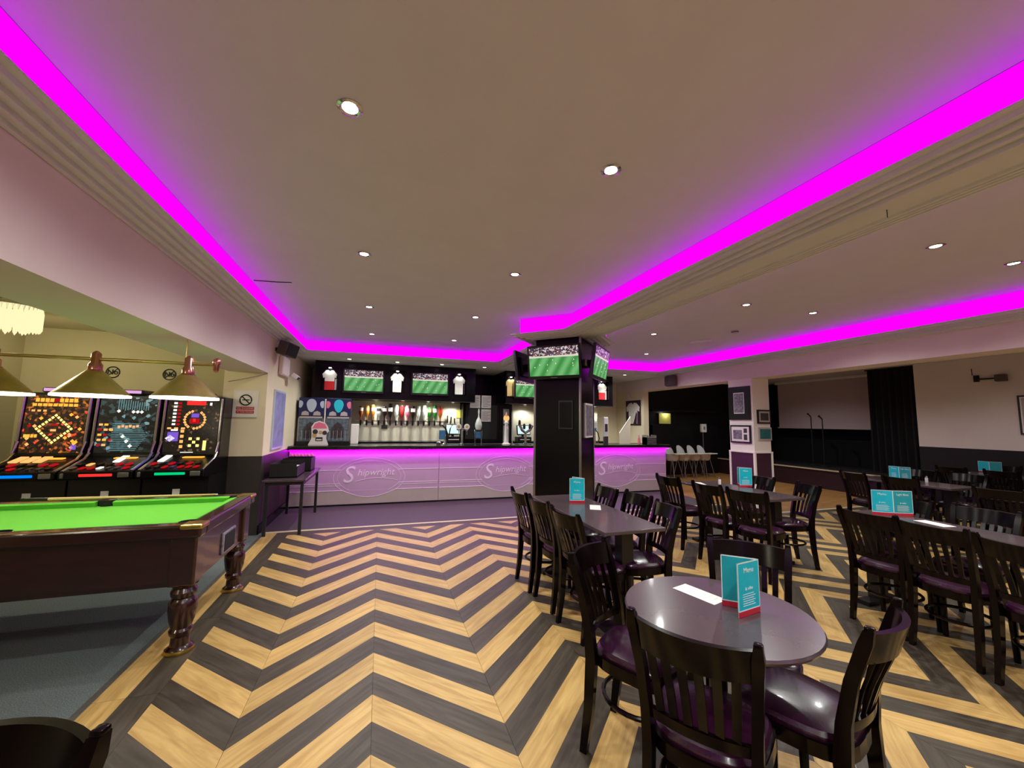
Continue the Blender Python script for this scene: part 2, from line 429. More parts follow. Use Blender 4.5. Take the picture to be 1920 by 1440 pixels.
for i in range(35):
    y0=5.50+i*0.15
    if y0+0.15>10.8: break
    x=6.4-random.random()*0.5
    while x<10.7:
        x2=min(x+1.2,10.7); a=max(x,6.4)
        if x2-a>0.05:
            p=MB(); p.box(a-(a+x2)/2+0.001,x2-(a+x2)/2-0.001,-0.0745,0.0745,-0.004,0.0); p.uv=[(v[0],v[1]) for v in p.v]
            o=p.build('floorboard','oak_floor',fo); o.location=((a+x2)/2,y0+0.075,0)
        x=x2

# ------------------------------------------------------------------ WALLS
W=lambda name,b,m: struct(MB().box(*b).build(name,m))
ZS=2.70
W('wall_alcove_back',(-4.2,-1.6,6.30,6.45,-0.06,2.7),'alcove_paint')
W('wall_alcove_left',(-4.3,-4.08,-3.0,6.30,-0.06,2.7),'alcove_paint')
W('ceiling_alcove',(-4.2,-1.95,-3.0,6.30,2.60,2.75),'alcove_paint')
W('wall_left_beam',(-1.97,-1.5,-3.0,6.26,2.17,3.05),'beam_paint')
pil=MB().box(-2.01,-1.5,6.26,6.40,1.035,2.9).build('wall_left_pilaster','cream_paint'); struct(pil)
W('wall_left_pilaster_dado',(-2.01,-1.498,6.255,6.40,0,1.035),'dado_dark')
W('wall_left',(-1.7,-1.5,6.40,10.2,1.035,3.05),'cream_paint')
W('wall_left_dado',(-1.7,-1.496,6.40,7.92,-0.02,1.035),'dado_plum')
W('baseboard_left',(-1.5,-1.478,6.26,7.9,0,0.12),'black_gloss')
W('wall_back_bar',(-1.7,6.6,9.95,10.2,-0.06,3.05),'cream_paint')
W('wall_rear',(-4.3,11.4,-3.15,-3.0,-0.06,3.05),'cream_paint')
W('wall_right_beam',(6.4,6.8,-3.0,10.7,2.405,3.05),'beam_paint')
W('wall_right',(11.2,11.4,-3.0,5.6,1.15,3.05),'beam_paint')
W('wall_right_dado',(11.19,11.4,-3.0,5.6,-0.06,1.15),'black_paint')
W('ceiling_stage',(6.8,13.0,-3.0,10.9,2.95,3.05),'ceiling_paint')
W('wall_stage_back',(12.6,12.75,5.4,10.9,-0.06,3.0),'curtain_black')
W('wall_stage_side',(6.6,12.8,10.7,10.9,-0.06,3.0),'black_paint')
W('wall_stage_return',(11.4,12.75,5.4,5.6,-0.06,3.0),'curtain_black')
# wall end behind the bar that carries the framed shirt
W('wall_bar_end',(6.4,6.55,8.70,9.95,-0.06,2.405),'cream_paint')
# right pillar with dado and pale corner beads
p=struct(MB().box(6.4,6.8,5.53,6.05,1.065,2.405).build('wall_right_pillar','white_paint'))
MB().box(6.395,6.805,5.525,6.055,0,1.05).build('dado_panel','dado_plum',p)
MB().box(6.38,6.82,5.51,6.07,1.05,1.075).build('dado_rail','white_paint',p)
for x,y in ((6.4,5.53),(6.8,5.53),(6.4,6.05)):
    MB().box(x-0.018,x+0.018,y-0.018,y+0.018,0,1.05).build('corner_bead','white_paint',p)

# ------------------------------------------------------------------ CEILING with two recessed trays
def offset_poly(P, d):
    """mitre offset outward (P counter-clockwise)"""
    n=len(P); out=[]
    for i in range(n):
        a,b,c=Vector(P[i-1]),Vector(P[i]),Vector(P[(i+1)%n])
        e1=(b-a).normalized(); e2=(c-b).normalized(); n1=Vector((e1.y,-e1.x)); n2=Vector((e2.y,-e2.x))
        k=n1+n2; k=k/ max(0.2,(1+n1.dot(n2))); out.append(tuple(b+k*d))
    return out
T1=[(-1.26,-2.4),(2.2,-2.4),(2.2,4.62),(1.66,5.18),(2.2,5.74),(2.2,7.68),(-1.26,7.68)]
T2=[(2.86,-2.4),(6.05,-2.4),(6.05,7.62),(2.86,7.80),(2.86,5.78),(3.38,5.25),(2.86,4.72)]
U1=[(-1.345,-2.5),(2.335,-2.5),(2.335,4.66),(1.80,5.18),(2.335,5.70),(2.335,8.0),(-1.345,8.0)]
U2=[(2.75,-2.5),(6.27,-2.5),(6.27,7.86),(2.75,7.98),(2.75,5.73),(3.22,5.25),(2.75,4.77)]
ZC, ZLIP = 2.98, 2.752
def fill(loops, z, name, m):
    V3=[[Vector((q[0],q[1],z)) for q in (L if k==0 else L[::-1])] for k,L in enumerate(loops)]
    flat=[tuple(v) for L in V3 for v in L]
    me=bpy.data.meshes.new(name); me.from_pydata(flat,[],[tuple(t) for t in tessellate_polygon(V3)]); me.materials.append(MATS[m])
    o=bpy.data.objects.new(name,me); COL.objects.link(o); return o
COV=0.24
soff=struct(fill([[(-1.5,-3.0),(2.53,-3.0),(2.53,9.95),(-1.5,9.95)],offset_poly(T1,COV)],ZS,'ceiling','ceiling_paint'))
struct(fill([[(2.53,-3.0),(6.4,-3.0),(6.4,9.95),(2.53,9.95)],offset_poly(T2,COV)],ZS,'ceiling','ceiling_paint'))
def ring(mb, P, prof):
    n=len(P); L=[[(*q,z) for q in offset_poly(P,o)] for o,z in prof]
    for k in range(len(prof)-1):
        A,B=L[k],L[k+1]
        for i in range(n):
            j=(i+1)%n; mb.add([A[i],A[j],B[j],B[i]],[(0,1,2,3)])
    return mb
prof=[(0.0,ZLIP),(0.0,2.744)]
for k in range(4):
    o1=0.012+k*0.057; zz=2.744-k*0.011
    prof+= [(o1,zz),(o1+0.030,zz),(o1+0.031,zz-0.024),(o1+0.053,zz-0.024),(o1+0.054,zz-0.011)]
prof=prof[:-1]+[(COV,ZS)]
for i,(P,U) in enumerate(((T1,U1),(T2,U2))):
    struct(ring(MB(),P,prof).build('trim_%d'%(4+i),'ceiling_paint'))
    lg=MB(); n=len(P)
    for a in range(n):
        b=(a+1)%n; lg.add([(*P[a],ZLIP),(*P[b],ZLIP),(*U[b],ZLIP),(*U[a],ZLIP)],[(0,1,2,3)])
    struct(lg.build('trim_%d'%(6+i),'ceiling_paint'))
    struct(fill([U],ZC,'ceiling_tray','ceiling_paint'))
    ld=MB()  # upstand face itself emits, standing in for light of hidden LEDs
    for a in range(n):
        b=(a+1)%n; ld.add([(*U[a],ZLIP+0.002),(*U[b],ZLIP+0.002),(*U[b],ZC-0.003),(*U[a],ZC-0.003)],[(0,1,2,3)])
    o=ld.build('glowing_upstand','upstand_glow')
    tag(o,'upstand glowing magenta for hidden LEDs, all round the '+('large ceiling tray over the zigzag floor' if i==0 else 'ceiling tray next to the pillar with framed photos'),'LED strip')

# downlights
def downlight_proto():
    ring_=MB().lathe([(0.055,0.0),(0.058,-0.004),(0.046,-0.008),(0.036,-0.004)],seg=20,cap=False).mesh('trim_ring','chrome',True)
    lens=MB().lathe([(0.001,-0.003),(0.036,-0.003)],seg=16,cap=False).mesh('lens','lamp_glow')
    return ring_,lens
RG,LN=downlight_proto()
def downlight(x,y,z,label,group,power=SPOT_W,ang=150):
    t=thing('ceiling_downlight',label,'downlight',(x,y,z),0,group)
    inst('trim_ring',RG,t); inst('lens',LN,t)
    spot((0,0,-0.02),power,t,ang=ang)
for yy in (-1.56,0.16,1.88,3.60,5.31,7.0):
    for xx in (-0.197,1.19):
        downlight(xx,yy,ZC,'round recessed spotlight shining in the large ceiling tray','spotlights in the large tray')
for xx,yy in ((4.13,1.86),(5.18,1.84),(4.10,3.57),(5.17,3.54),(4.10,5.28),(5.13,6.85),(4.13,0.16),(5.18,0.16),(4.13,-1.5),(5.18,-1.5)):
    downlight(xx,yy,ZC,'round recessed spotlight shining in the ceiling tray beside the pillar','spotlights in the side tray')
for xx,yy in ((-0.61,8.15),(0.275,8.2),(1.15,8.15),(2.06,8.2),(2.86,8.16),(5.46,8.12)):
    downlight(xx,yy,ZS,'small round spotlight in the low ceiling above the bar counter','spotlights over the bar',BAR_W*(3 if xx>5 else 1),140)
for xx,yy,pw in ((8.6,8.3,60),(9.0,6.2,40),(9.2,3.9,45),(9.2,1.5,45),(9.2,-1.0,45),(10.2,8.0,45)):  # added lamps, out of view, to brighten the stage and high chairs
    downlight(xx,yy,2.95,'added unseen spotlight brightening the flat-ceilinged side before the stage','added spotlights over the stage side',pw)
t=thing('emergency_light','slim white emergency light fitting on the side tray ceiling','light',(5.13,5.39,ZC),-0.97)
MB().rbox(-0.17,0.17,-0.04,0.04,-0.035,0,0.012).build('housing','white_plastic',t)
MB().rbox(-0.15,0.15,-0.022,0.022,-0.042,-0.034,0.003).build('diffuser','pale_plastic',t)
t=thing('smoke_detector','small round smoke detector near the emergency light','detector',(5.08,4.64,ZC))
MB().lathe([(0.05,0),(0.05,-0.015),(0.035,-0.03),(0.001,-0.034)],seg=18,cap=False).build('body','paper_grey',t,True)
MB().lathe([(0.038,-0.016),(0.053,-0.018),(0.053,-0.024),(0.038,-0.026)],seg=18,cap=False).build('vent_ring','black_plastic',t)

tag(MB().tube([(-1.32,4.70,ZC-0.004),(-1.1,4.67,ZC-0.006),(-0.955,4.635,ZC-0.004)],0.005,6).build('ceiling_wire','dado_dark'),'thin dark wire lying against the large tray ceiling by the LED edge','wire')
tag(MB().tube([(2.53,1.32,ZS),(2.53,1.32,ZS-0.03),(2.54,1.325,ZS-0.04)],0.002,6).build('ceiling_hook','black_matt'),'small black hook under the ceiling beam','hook')
# ------------------------------------------------------------------ COLUMN
CN=Vector((2.5,4.74)); CL=Vector((2.04,5.2)); CR_=Vector((2.96,5.2)); CB=Vector((2.5,5.66))
t=struct(MB().prism([tuple(CN),tuple(CR_),tuple(CB),tuple(CL)],0,ZS).build('wall_column','black_gloss'))
for p,r in ((CN,0.018),(CL,0.016),(CR_,0.012)):
    MB().tube([(p.x,p.y,0),(p.x,p.y,ZS-0.001)],r,6).build('corner_trim','steel',t)
MB().prism([(2.5,4.715),(2.985,5.2),(2.5,5.685),(2.015,5.2)],0,0.1).build('skirting','black_matt',t)
# dark framed panel on the near-left face
nl=Vector((-1,-1)).normalized(); tl=Vector((1,-1)).normalized()
def on_face(c,n,u,name,label,cat,z,w_,h_,parts,tilt=0,off=0.0,group=None):
    th=thing(name,label,cat,(c.x+n.x*off,c.y+n.y*off,z),math.atan2(-n.x,n.y)+PI,group)
    return th
fc=(CN+CL)/2; rc=(CN+CR_)/2; nr=Vector((1,-1)).normalized()
RZL=math.atan2(nl.y,nl.x)+PI/2      # local -Y faces along nl
RZR=math.atan2(nr.y,nr.x)+PI/2
t=thing('picture_frame','dark glazed picture frame on the black column under the television','picture',(fc.x+tl.x*0.13,fc.y+tl.y*0.13,1.65),RZL)
MB().box(-0.10,0.10,-0.02,0,-0.19,0.19).build('frame','black_matt',t); MB().box(-0.085,0.085,-0.022,-0.019,-0.17,0.17).build('glazing','black_gloss',t)
t=thing('framed_poster','narrow white-framed poster on the side of the black column','picture',(rc.x+0.02,rc.y+0.02,1.58),RZR)
MB().box(-0.18,0.18,-0.02,0,-0.235,0.235).build('frame','white_plastic',t); MB().box(-0.155,0.155,-0.023,-0.019,-0.21,0.21).build('print','photo_grey',t)
t=thing('wall_control','small white thermostat box on the side of the black column','control',(rc.x-0.05,rc.y-0.05,2.38),RZR)
MB().rbox(-0.04,0.04,-0.025,0,-0.045,0.045,0.006).build('case','white_plastic',t); MB().box(-0.02,0.02,-0.027,-0.024,-0.01,0.02).build('display','photo_dark',t)

def tv(label,loc,rz,wid,hei,tilt=0.0,bracket=0.0,group=None,on=True):
    t=thing('television',label,'television',loc,rz,group)
    Tm=Matrix.Translation((0,-bracket,0)) @ Matrix.Rotation(tilt,4,'X')
    a=wid/2; b=hei/2
    c=MB().rbox(-a,a,-0.045,0,-b,b,0.008,1,T=Tm); c.rbox(-a*0.7,a*0.7,0,0.035,-b*0.7,b*0.6,0.01,1,T=Tm); c.build('casing','black_plastic',t)
    s=MB(); s.add([(-a+0.03,-0.0465,-b+0.045),(a-0.03,-0.0465,-b+0.045),(a-0.03,-0.0465,b-0.03),(-a+0.03,-0.0465,b-0.03)],[(0,1,2,3)],T=Tm); s.uv=[(0,0),(1.6,0),(1.6,1),(0,1)]
    sc=s.build('screen','football_screen' if on else 'black_gloss',t,label='screen showing a football match on a green pitch' if on else None)
    lg=MB().box(-0.045,0.045,-0.048,-0.044,-b+0.014,-b+0.022,T=Tm); lg.build('badge','steel',t)
    if on:
        bm=MB()
        random.seed(int(abs(loc[0]*100)))
        for _ in range(9):
            u=random.uniform(-a*0.8,a*0.8); v=random.uniform(-b*0.6,b*0.18); bm.box(u,u+0.006,-0.0485,-0.0468,v,v+0.016,T=Tm)
        bm.build('player_figures','glow_white',t)
    if bracket>0.03:
        MB().box(-0.06,0.06,-bracket,0,-0.05,0.05).build('bracket','black_matt',t)
    return t
tv('television with football match on the near face of the black column',(fc.x,fc.y,2.36),RZL,0.76,0.46,0.14,0.10)
tv('television on the photo-pillar side of the black column, seen at a slant',(rc.x,rc.y,2.37),RZR,0.76,0.46,0.14,0.16)
bl=(CL+CB)/2; nbl=Vector((-1,1)).normalized()
tv('television on the bar side of the black column, seen from behind its edge',(bl.x,bl.y,2.36),math.atan2(nbl.y,nbl.x)+PI/2,0.72,0.44,0.14,0.27)

# ------------------------------------------------------------------ BAR COUNTER
bar=thing('bar_counter','long white bar counter glowing magenta under its black top','bar counter',(0,0,0))
YB=7.92
MB().box(-1.495,6.42,YB+0.03,8.30,0.0,1.0).build('carcass','black_matt',bar)
MB().box(-1.495,6.43,YB+0.02,8.28,0.0,0.03).build('plinth','black_matt',bar)
tp=MB().rbox(-1.495,6.46,YB-0.12,8.42,1.005,1.075,0.012).build('countertop','bar_top',bar)
MB().box(-1.48,6.44,YB-0.085,YB-0.06,0.990,1.004).build('led_strip','led_bar',bar,label='magenta LED strip under the counter edge')
edges=[-1.485,1.122,3.75,6.42]
LOGO=[(-0.135,0.0),(2.48,0.0),(5.08,0.0)]
for i in range(3):
    a,b=edges[i],edges[i+1]
    MB().box(a+0.003,b-0.003,YB,YB+0.03,0.03,0.985).build('front_panel','bar_panel_led_tint',bar)
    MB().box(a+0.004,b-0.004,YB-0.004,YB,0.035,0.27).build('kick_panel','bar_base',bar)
    lx=LOGO[i][0]; pn=MB()
    # engraved lines broken by the oval crest
    for z,th in ((0.635,0.010),(0.645-0.25,0.010),(0.36,0.006)):
        for s,e in ((a+0.02,lx-0.50),(lx+0.50,b-0.02)):
            if e>s: pn.box(s,e,YB-0.004,YB,z-th/2,z+th/2)
    pts=[]; n=18
    ell=lambda t:(lx+0.62*math.cos(t),0.50+0.345*math.sin(t))
    low=[(a+0.02,0.272),(lx-0.46,0.272)]+[(lx-0.46+0.92*k/n,0.272-0.125*math.sin(PI*k/n)) for k in range(1,n)]+[(lx+0.46,0.272),(b-0.02,0.272)]
    pn.tube([(x,YB-0.004,z) for x,z in low],0.005,6)
    pn.tube([(*( (ell(PI*0.0+2*PI*k/40)[0],YB-0.002,ell(2*PI*k/40)[1]) ),) for k in range(41)],0.0035,6)
    pn.tube([(lx+0.55*math.cos(2*PI*k/40),YB-0.002,0.50+0.29*math.sin(2*PI*k/40)) for k in range(41)],0.0025,6)
    pn.tube([(lx-0.25+0.75*k/12,YB-0.002,0.43+0.055*math.sin(PI*k/12)) for k in range(13)],0.003,6)
    pn.build('engraved_lines','engraving',bar)
    # lower part of the crest panel hanging over the kick panel
    MB().prism([(lx-0.46+0.92*k/n,0.272-0.125*math.sin(PI*k/n)) for k in range(n+1)][::-1],YB-0.0055,YB-0.0015,'y').build('crest_panel','bar_panel_led_tint',bar)
    MM=face_mat((lx+0.10,YB-0.003,0.585),(1,0,0.02))
    text('hipwright',0.17,'engraving',bar,MM,shear=0.25,extrude=0.002)
    text('S',0.42,'engraving',bar,face_mat((lx-0.38,YB-0.003,0.54),(1,0,0)),shear=0.2,extrude=0.002)
MB().box(-0.35,6.3,8.34,8.41,1.0752,1.083).build('drip_tray','steel',bar)

# ------------------------------------------------------------------ BACK BAR
cab1=thing('back_bar_canopy','black gloss canopy above the back bar with two televisions and lit shirt niches','cabinet',(0.35,8.65,1.97))
MB().box(-1.6,1.6,0.02,1.29,0.0,0.73).build('body','black_gloss',cab1)
def canopy_front(parent,xa,xb,niches):
    """front board split around the niches (x centre list), local coordinates"""
    xs=[xa]+sum([[c-0.15,c+0.15] for c in niches],[])+[xb]
    mb=MB()
    for i in range(0,len(xs),2): mb.box(xs[i],xs[i+1],-0.10,0.02,0,0.73)
    for c in niches: mb.box(c-0.15,c+0.15,-0.10,0.02,0,0.13); mb.box(c-0.15,c+0.15,-0.10,0.02,0.60,0.73)
    mb.build('fascia','black_gloss',parent)
    for c in niches:
        MB().lathe([(0.001,0.0),(0.025,0.0),(0.025,0.006)],(c,-0.04,0.592),12,cap=False).build('niche_light','lamp_glow',parent)
        spot((c+parent.location.x,8.60,1.97+0.585),3.2,None,ang=150,rad=0.015)
N1=[-0.99-0.35,0.30-0.35,1.60-0.35]
canopy_front(cab1,-1.6,1.6,N1)
MB().box(-1.6,1.6,-0.105,0.0,-0.012,0.0).build('bottom_edge','black_matt',cab1)
cab2=thing('back_bar_canopy','black gloss canopy above the back bar behind the column with one television','cabinet',(4.03,8.65,1.97))
MB().box(-1.38,1.37,0.02,1.29,0.0,0.73).build('body','black_gloss',cab2)
N2=[2.79-4.03,5.14-4.03]
canopy_front(cab2,-1.38,1.37,N2)
MB().box(-1.38,1.37,-0.105,0.0,-0.012,0.0).build('bottom_edge','black_matt',cab2)
YF=8.512
def shirt(x,label,body,low,extra=None):
    t=thing('shirt',label,'shirt',(x,8.655,2.13),0)
    o=[(-0.085,0.0),(0.085,0.0),(0.088,0.25),(0.118,0.23),(0.135,0.31),(0.07,0.385),(0.03,0.39),(0,0.365),(-0.03,0.39),(-0.07,0.385),(-0.135,0.31),(-0.118,0.23),(-0.088,0.25)]
    MB().prism([(p[0],p[1]) for p in o],-0.035,-0.012,'y').build('fabric',body,t)
    if low: MB().prism([(-0.087,-0.002),(0.087,-0.002),(0.088,0.17),(-0.088,0.17)],-0.038,-0.011,'y').build('lower_panel',low,t)
    if extra: MB().prism([(0.10,0.0),(0.135,0.0),(0.135,0.22),(0.10,0.22)],-0.03,-0.02,'y').build('card',extra,t)
    return t
shirt(-0.99,'white football shirt with red lower half in the lit niche beside the cream wall','jersey_white','jersey_red','paper')
shirt(0.30,'plain white football shirt in the lit niche between two bar televisions','jersey_white',None)
shirt(1.60,'white and dark patterned football shirt in the lit niche above the optics end','jersey_white',None,'photo_dark')
shirt(2.79,'cream football shirt in the lit niche left of the television behind the column','tan',None,'paper')
shirt(5.14,'white and red football shirt in the niche just past the column','jersey_white','jersey_red','paper')
tv('flat television showing football above the blue drinks chillers',(-0.345,YF,2.315),0,0.78,0.485)
tv('flat television showing football above the right half of the optics',(0.965,YF,2.315),0,0.78,0.485)
tv('flat television showing football partly hidden behind the black column',(3.22,YF,2.315),0,0.78,0.485)
# splash wall, back counter and post between canopies
struct(MB().box(-1.5,1.765,9.30,9.95,-0.06,1.965).build('wall_splash','splash_tile'))
struct(MB().box(2.95,5.4,9.30,9.95,-0.06,1.965).build('wall_splash_right','splash_tile'))
post=thing('dark_bar_post','black panelled post between the two back bar canopies','panel',(2.18,9.0,0))
MB().box(-0.20,0.46,0.0,0.9,0,2.15); MB().box(-0.40,-0.20,0.0,0.9,0,1.95).build('narrow_body','black_gloss',post); MB().box(-0.20,0.46,0.0,0.9,0,2.15).build('body','black_gloss',post)
MB().box(-0.225,0.46,0.55,0.9,2.15,2.695).build('upper_panel','black_gloss',post)
MB().box(-0.34,0.40,-0.012,0,1.15,1.93).build('inset','black_matt',post)
bc=thing('back_counter','black back bar counter with bottle fridges below the optics','counter',(0.2,8.93,0))
MB().box(-1.65,1.5,0,0.35,0,1.06).build('body','black_gloss',bc); MB().rbox(-1.65,1.5,-0.03,0.35,1.06,1.10,0.008).build('top','black_gloss',bc)
for k in range(4):
    d=MB().box(-1.66+k*0.8,-0.9+k*0.8,-0.02,0,0.1,1.0).build('door','black_plastic',bc); MB().box(-1.64+k*0.8,-1.63+k*0.8,-0.045,-0.02,0.4,0.7).build('handle','steel',d)
# shelf board behind optics, with slim rail
rail=thing('optics_rail','thin metal rail carrying the upside-down spirit bottles','rail',(0.45,9.24,1.52))
MB().box(-0.95,1.02,0,0.02,0,0.02).build('bar','steel',rail)
for x in (-0.9,0.05,0.98): MB().box(x-0.015,x+0.015,0.02,0.06,-0.01,0.03).build('bracket','steel',rail)
def bottle_mesh(r,h):
    # inverted bottle, neck down; origin at the nozzle
    return [(0.012,0.0),(0.014,0.05),(r*0.6,0.09),(r,0.14),(r,h-0.02),(r*0.85,h),(0.001,h)]
BT=[('amber','dark rum bottle'),('whisky','amber whisky bottle'),('whisky','golden whisky bottle with pale label'),('clear_bottle','clear vodka bottle'),('dark_bottle','tall black bottle'),('dark_bottle','dark bottle with white label'),('clear_bottle','clear gin bottle'),('red_bottle','red liqueur bottle'),('pink','pink gin bottle'),('dark_bottle','black and white labelled bottle'),('clear_bottle','slim clear bottle'),('clear_bottle','clear square bottle'),('green_bottle','tall green bottle'),('green_bottle','short green bottle'),('amber','orange bottle with red label')]
random.seed(3)
for i,(m,nm) in enumerate(BT):
    x=-0.40+i*0.121; h=random.uniform(0.27,0.36); r=random.uniform(0.040,0.048)
    ord_=('first','second','third','fourth','fifth','sixth','seventh','eighth','ninth','tenth','eleventh','twelfth','thirteenth','fourteenth','fifteenth')[i]
    t=thing('optic_bottle','upside-down '+nm+', '+ord_+' along the optics rail from the chillers','bottle',(x,9.20,1.50),0,'spirit bottles on the optics rail')
    MB().lathe(bottle_mesh(r,h),(0,0,0.05),14,cap=False).build('glass',m,t,True)
    MB().lathe([(r*1.02,0.21),(r*1.02,0.21+h*0.24)],(0,0,0.03),14,cap=False).build('label',('paper','tan','paper','print_black','paper','paper','paper','print_red','paper','paper','paper','paper','tan','paper','print_red')[i],t,True)
    MB().lathe([(0.008,-0.07),(0.014,-0.06),(0.02,-0.04),(0.02,0.045),(0.01,0.05)],(0,0,0),10).build('optic_measure','black_plastic',t,True)
    MB().box(-0.006,0.006,0.0,0.05,0.0,0.02).build('clip','steel',t)
for k,xx in enumerate((1.47,1.55,1.63)):
    t=thing('optic_tap',('first','second','last')[k]+' empty dark optic holder past the orange bottle','optic',(xx,9.24,1.5))
    MB().lathe([(0.008,0),(0.014,0.03),(0.014,0.16-k*0.03),(0.008,0.18-k*0.03)],seg=10).build('tube','black_plastic',t,True); MB().box(-0.006,0.006,0.0,0.06,0.04,0.06).build('clip','steel',t)
t=tag(MB().box(0.03,0.15,9.28,9.30,1.36,1.44).build('price_plaque','dado_dark'),'small dark rectangular plaque on the cream wall below the optics','plaque')
t=tag(MB().rbox(1.68,1.78,9.285,9.30,1.62,1.82,0.005).build('yellow_notice','glow_yellow'),'faint yellow notice on the cream wall right of the optics','notice'); t.data.materials[0]=mat('note_yellow',(230,222,110),0.7)
# lamps under the canopies
for k,xx in enumerate((-0.1,0.45,1.0,1.55)):
    t=thing('canopy_spotlight','small spotlight under the canopy lighting the spirit bottles','spotlight',(xx,9.05,1.955),0,'lights under the back bar canopies')
    inst('trim_ring',RG,t); inst('lens',LN,t); spot((0,0,-0.02),14,t,ang=150,rad=0.02)
for k,xx in enumerate((3.3,4.0,4.7,5.2)):
    t=thing('canopy_spotlight','small spotlight under the canopy behind the column','spotlight',(xx,9.05,1.955),0,'lights under the right back bar canopy')
    inst('trim_ring',RG,t); inst('lens',LN,t); spot((0,0,-0.02),14,t,ang=150,rad=0.02)
# chillers / frozen drink displays
def chiller(x,label,c1,c2):
    t=thing('drinks_chiller',label,'chiller',(x,8.30,1.076),0)
    MB().box(-0.215,0.215,0,0.36,0,0.06).build('base','black_plastic',t)
    hd=MB().rbox(-0.215,0.215,0.0,0.36,0.52,0.872,0.012).build('header','blue_dark',t)
    dr=lambda cx,cz,s:[(cx+s*math.cos(a)*0.085,cz+s*(0.10*math.sin(a) if math.sin(a)>0 else 0.15*math.sin(a)*abs(math.sin(a))**0.4)) for a in [2*PI*k/20 for k in range(20)]]
    for cx,cz,mm,s in ((0.0,0.75,c1,1.0),(-0.19,0.76,c2,0.55),(0.19,0.76,c2,0.55)):
        q=[p for p in dr(cx,cz,s) if abs(p[0])<=0.213] if abs(cx)<0.1 else [(max(-0.213,min(0.213,p[0])),p[1]) for p in dr(cx,cz,s)]
        MB().prism(q,-0.003,0.001,'y').build('balloon_print',mm,hd)
    for cx in (-0.1,0.1):
        MB().prism([(cx-0.065,0.54),(cx+0.065,0.54),(cx+0.055,0.60),(cx,0.625),(cx-0.055,0.60)],-0.003,0.001,'y').build('badge_print','paper_grey',hd)
    MB().box(-0.215,0.215,0.0,0.012,0.49,0.52).build('top_rail','paper_grey',t)
    for sx in (-0.215,0.195): MB().box(sx,sx+0.02,0,0.36,0.06,0.52).build('side_frame','steel',t)
    MB().box(-0.195,0.195,0.34,0.36,0.06,0.52).build('back_panel','clear_grey',t)
    MB().box(-0.195,0.195,0.004,0.010,0.06,0.49).build('window','clear_grey',t)
    pr=MB().prism([(-0.11,0.12),(0.11,0.12),(0.11,0.30),(0.06,0.38),(0,0.42),(-0.06,0.38),(-0.11,0.30)],0.001,0.005,'y').build('print','photo_dark',t)
    br=MB()
    for k in range(5): br.box(-0.14+k*0.07-0.003,-0.14+k*0.07+0.003,-0.002,0.004,0.08,0.26)
    br.build('rails','paper_grey',t)
    return t
chiller(-1.235,'blue-topped drinks chiller with white balloon prints beside the cream wall','blue_pale','blue_pale')
chiller(-0.765,'blue-topped drinks chiller with cyan and pink balloon prints','cyan','pink')
t=tag(MB().rbox(-1.015,-0.985,8.31,8.6,1.0755,1.93,0.008).build('acrylic_divider','white_plastic'),'pale upright panel between the two blue chillers','panel')
t=tag(MB().rbox(-0.535,-0.40,8.40,8.60,1.0755,1.46,0.01).build('stacked_napkins','paper'),'tall pale box standing right of the blue chillers','box')
t=thing('promo_sign','pink and cream cut-out promotional stand on the bar in front of the chillers','sign',(-1.07,8.18,1.076))
MB().prism([(-0.17,0),(0.17,0),(0.13,0.11),(0.13,0.2),(0.17,0.25),(0.15,0.33),(0.10,0.40),(0.0,0.44),(-0.08,0.41),(-0.13,0.33),(-0.12,0.2),(-0.12,0.11)],0,0.02,'y').build('board','paper',t)
MB().prism([(-0.11,0.30),(0.14,0.30),(0.10,0.385),(0.0,0.42),(-0.07,0.39)],-0.003,0.0,'y').build('banner','pink',t)
for cx,cz,r,m in ((-0.06,0.24,0.045,'dado_dark'),(-0.07,0.17,0.04,'tan'),(0.10,0.22,0.04,'photo_dark'),(0.03,0.23,0.03,'tan')):
    MB().prism([(cx+r*math.cos(a),cz+r*math.sin(a)) for a in [2*PI*k/14 for k in range(14)]],-0.004,0.0,'y').build('disc_print',m,t)
MB().prism([(-0.05,0.07),(0.07,0.07),(0.07,0.14),(-0.05,0.14)],-0.004,0.0,'y').build('box_print','dado_dark',t)
MB().prism([(-0.035,0.085),(0.055,0.085),(0.055,0.105),(-0.035,0.105)],-0.006,-0.003,'y').build('box_label','paper',t)
# notices on the post
for (x0,x1,z0,z1),lb in (((1.93,2.17,1.86,2.15),'upper printed notice on the dark post by the optics'),((2.20,2.43,1.86,2.15),'upper right printed notice on the dark post between the canopies'),((2.20,2.43,1.55,1.83),'lower printed notice on the dark post between the canopies')):
    t=thing('printed_notice',lb,'notice',((x0+x1)/2,8.985,z0))
    w_=(x1-x0)/2; h_=z1-z0
    MB().box(-w_,w_,-0.004,0,0,h_).build('sheet','paper_grey',t)
    l=MB()
    for k in range(9): l.box(-w_*0.8,w_*(0.8 if k%3 else 0.4),-0.0055,-0.004,0.03+k*(h_-0.06)/9,0.03+k*(h_-0.06)/9+0.008)
    l.build('print_lines','photo_dark',t)
# glazed cupboard door right of the post
t=thing('glass_door_cabinet','tall black-framed cupboard with grey glass door behind the tall beer tap','cabinet',(2.84,8.98,0))
MB().box(-0.20,0.10,0,0.3,0,1.96).build('frame','black_gloss',t); MB().box(-0.11,0.03,-0.01,0.0,1.05,1.85).build('glass','glass_grey',t)
MB().box(-0.12,0.04,-0.015,0.0,1.47,1.50).build('crossbar','black_matt',t); MB().box(0.115,0.125,-0.01,0.02,0.9,1.96).build('white_edge','white_plastic',t)
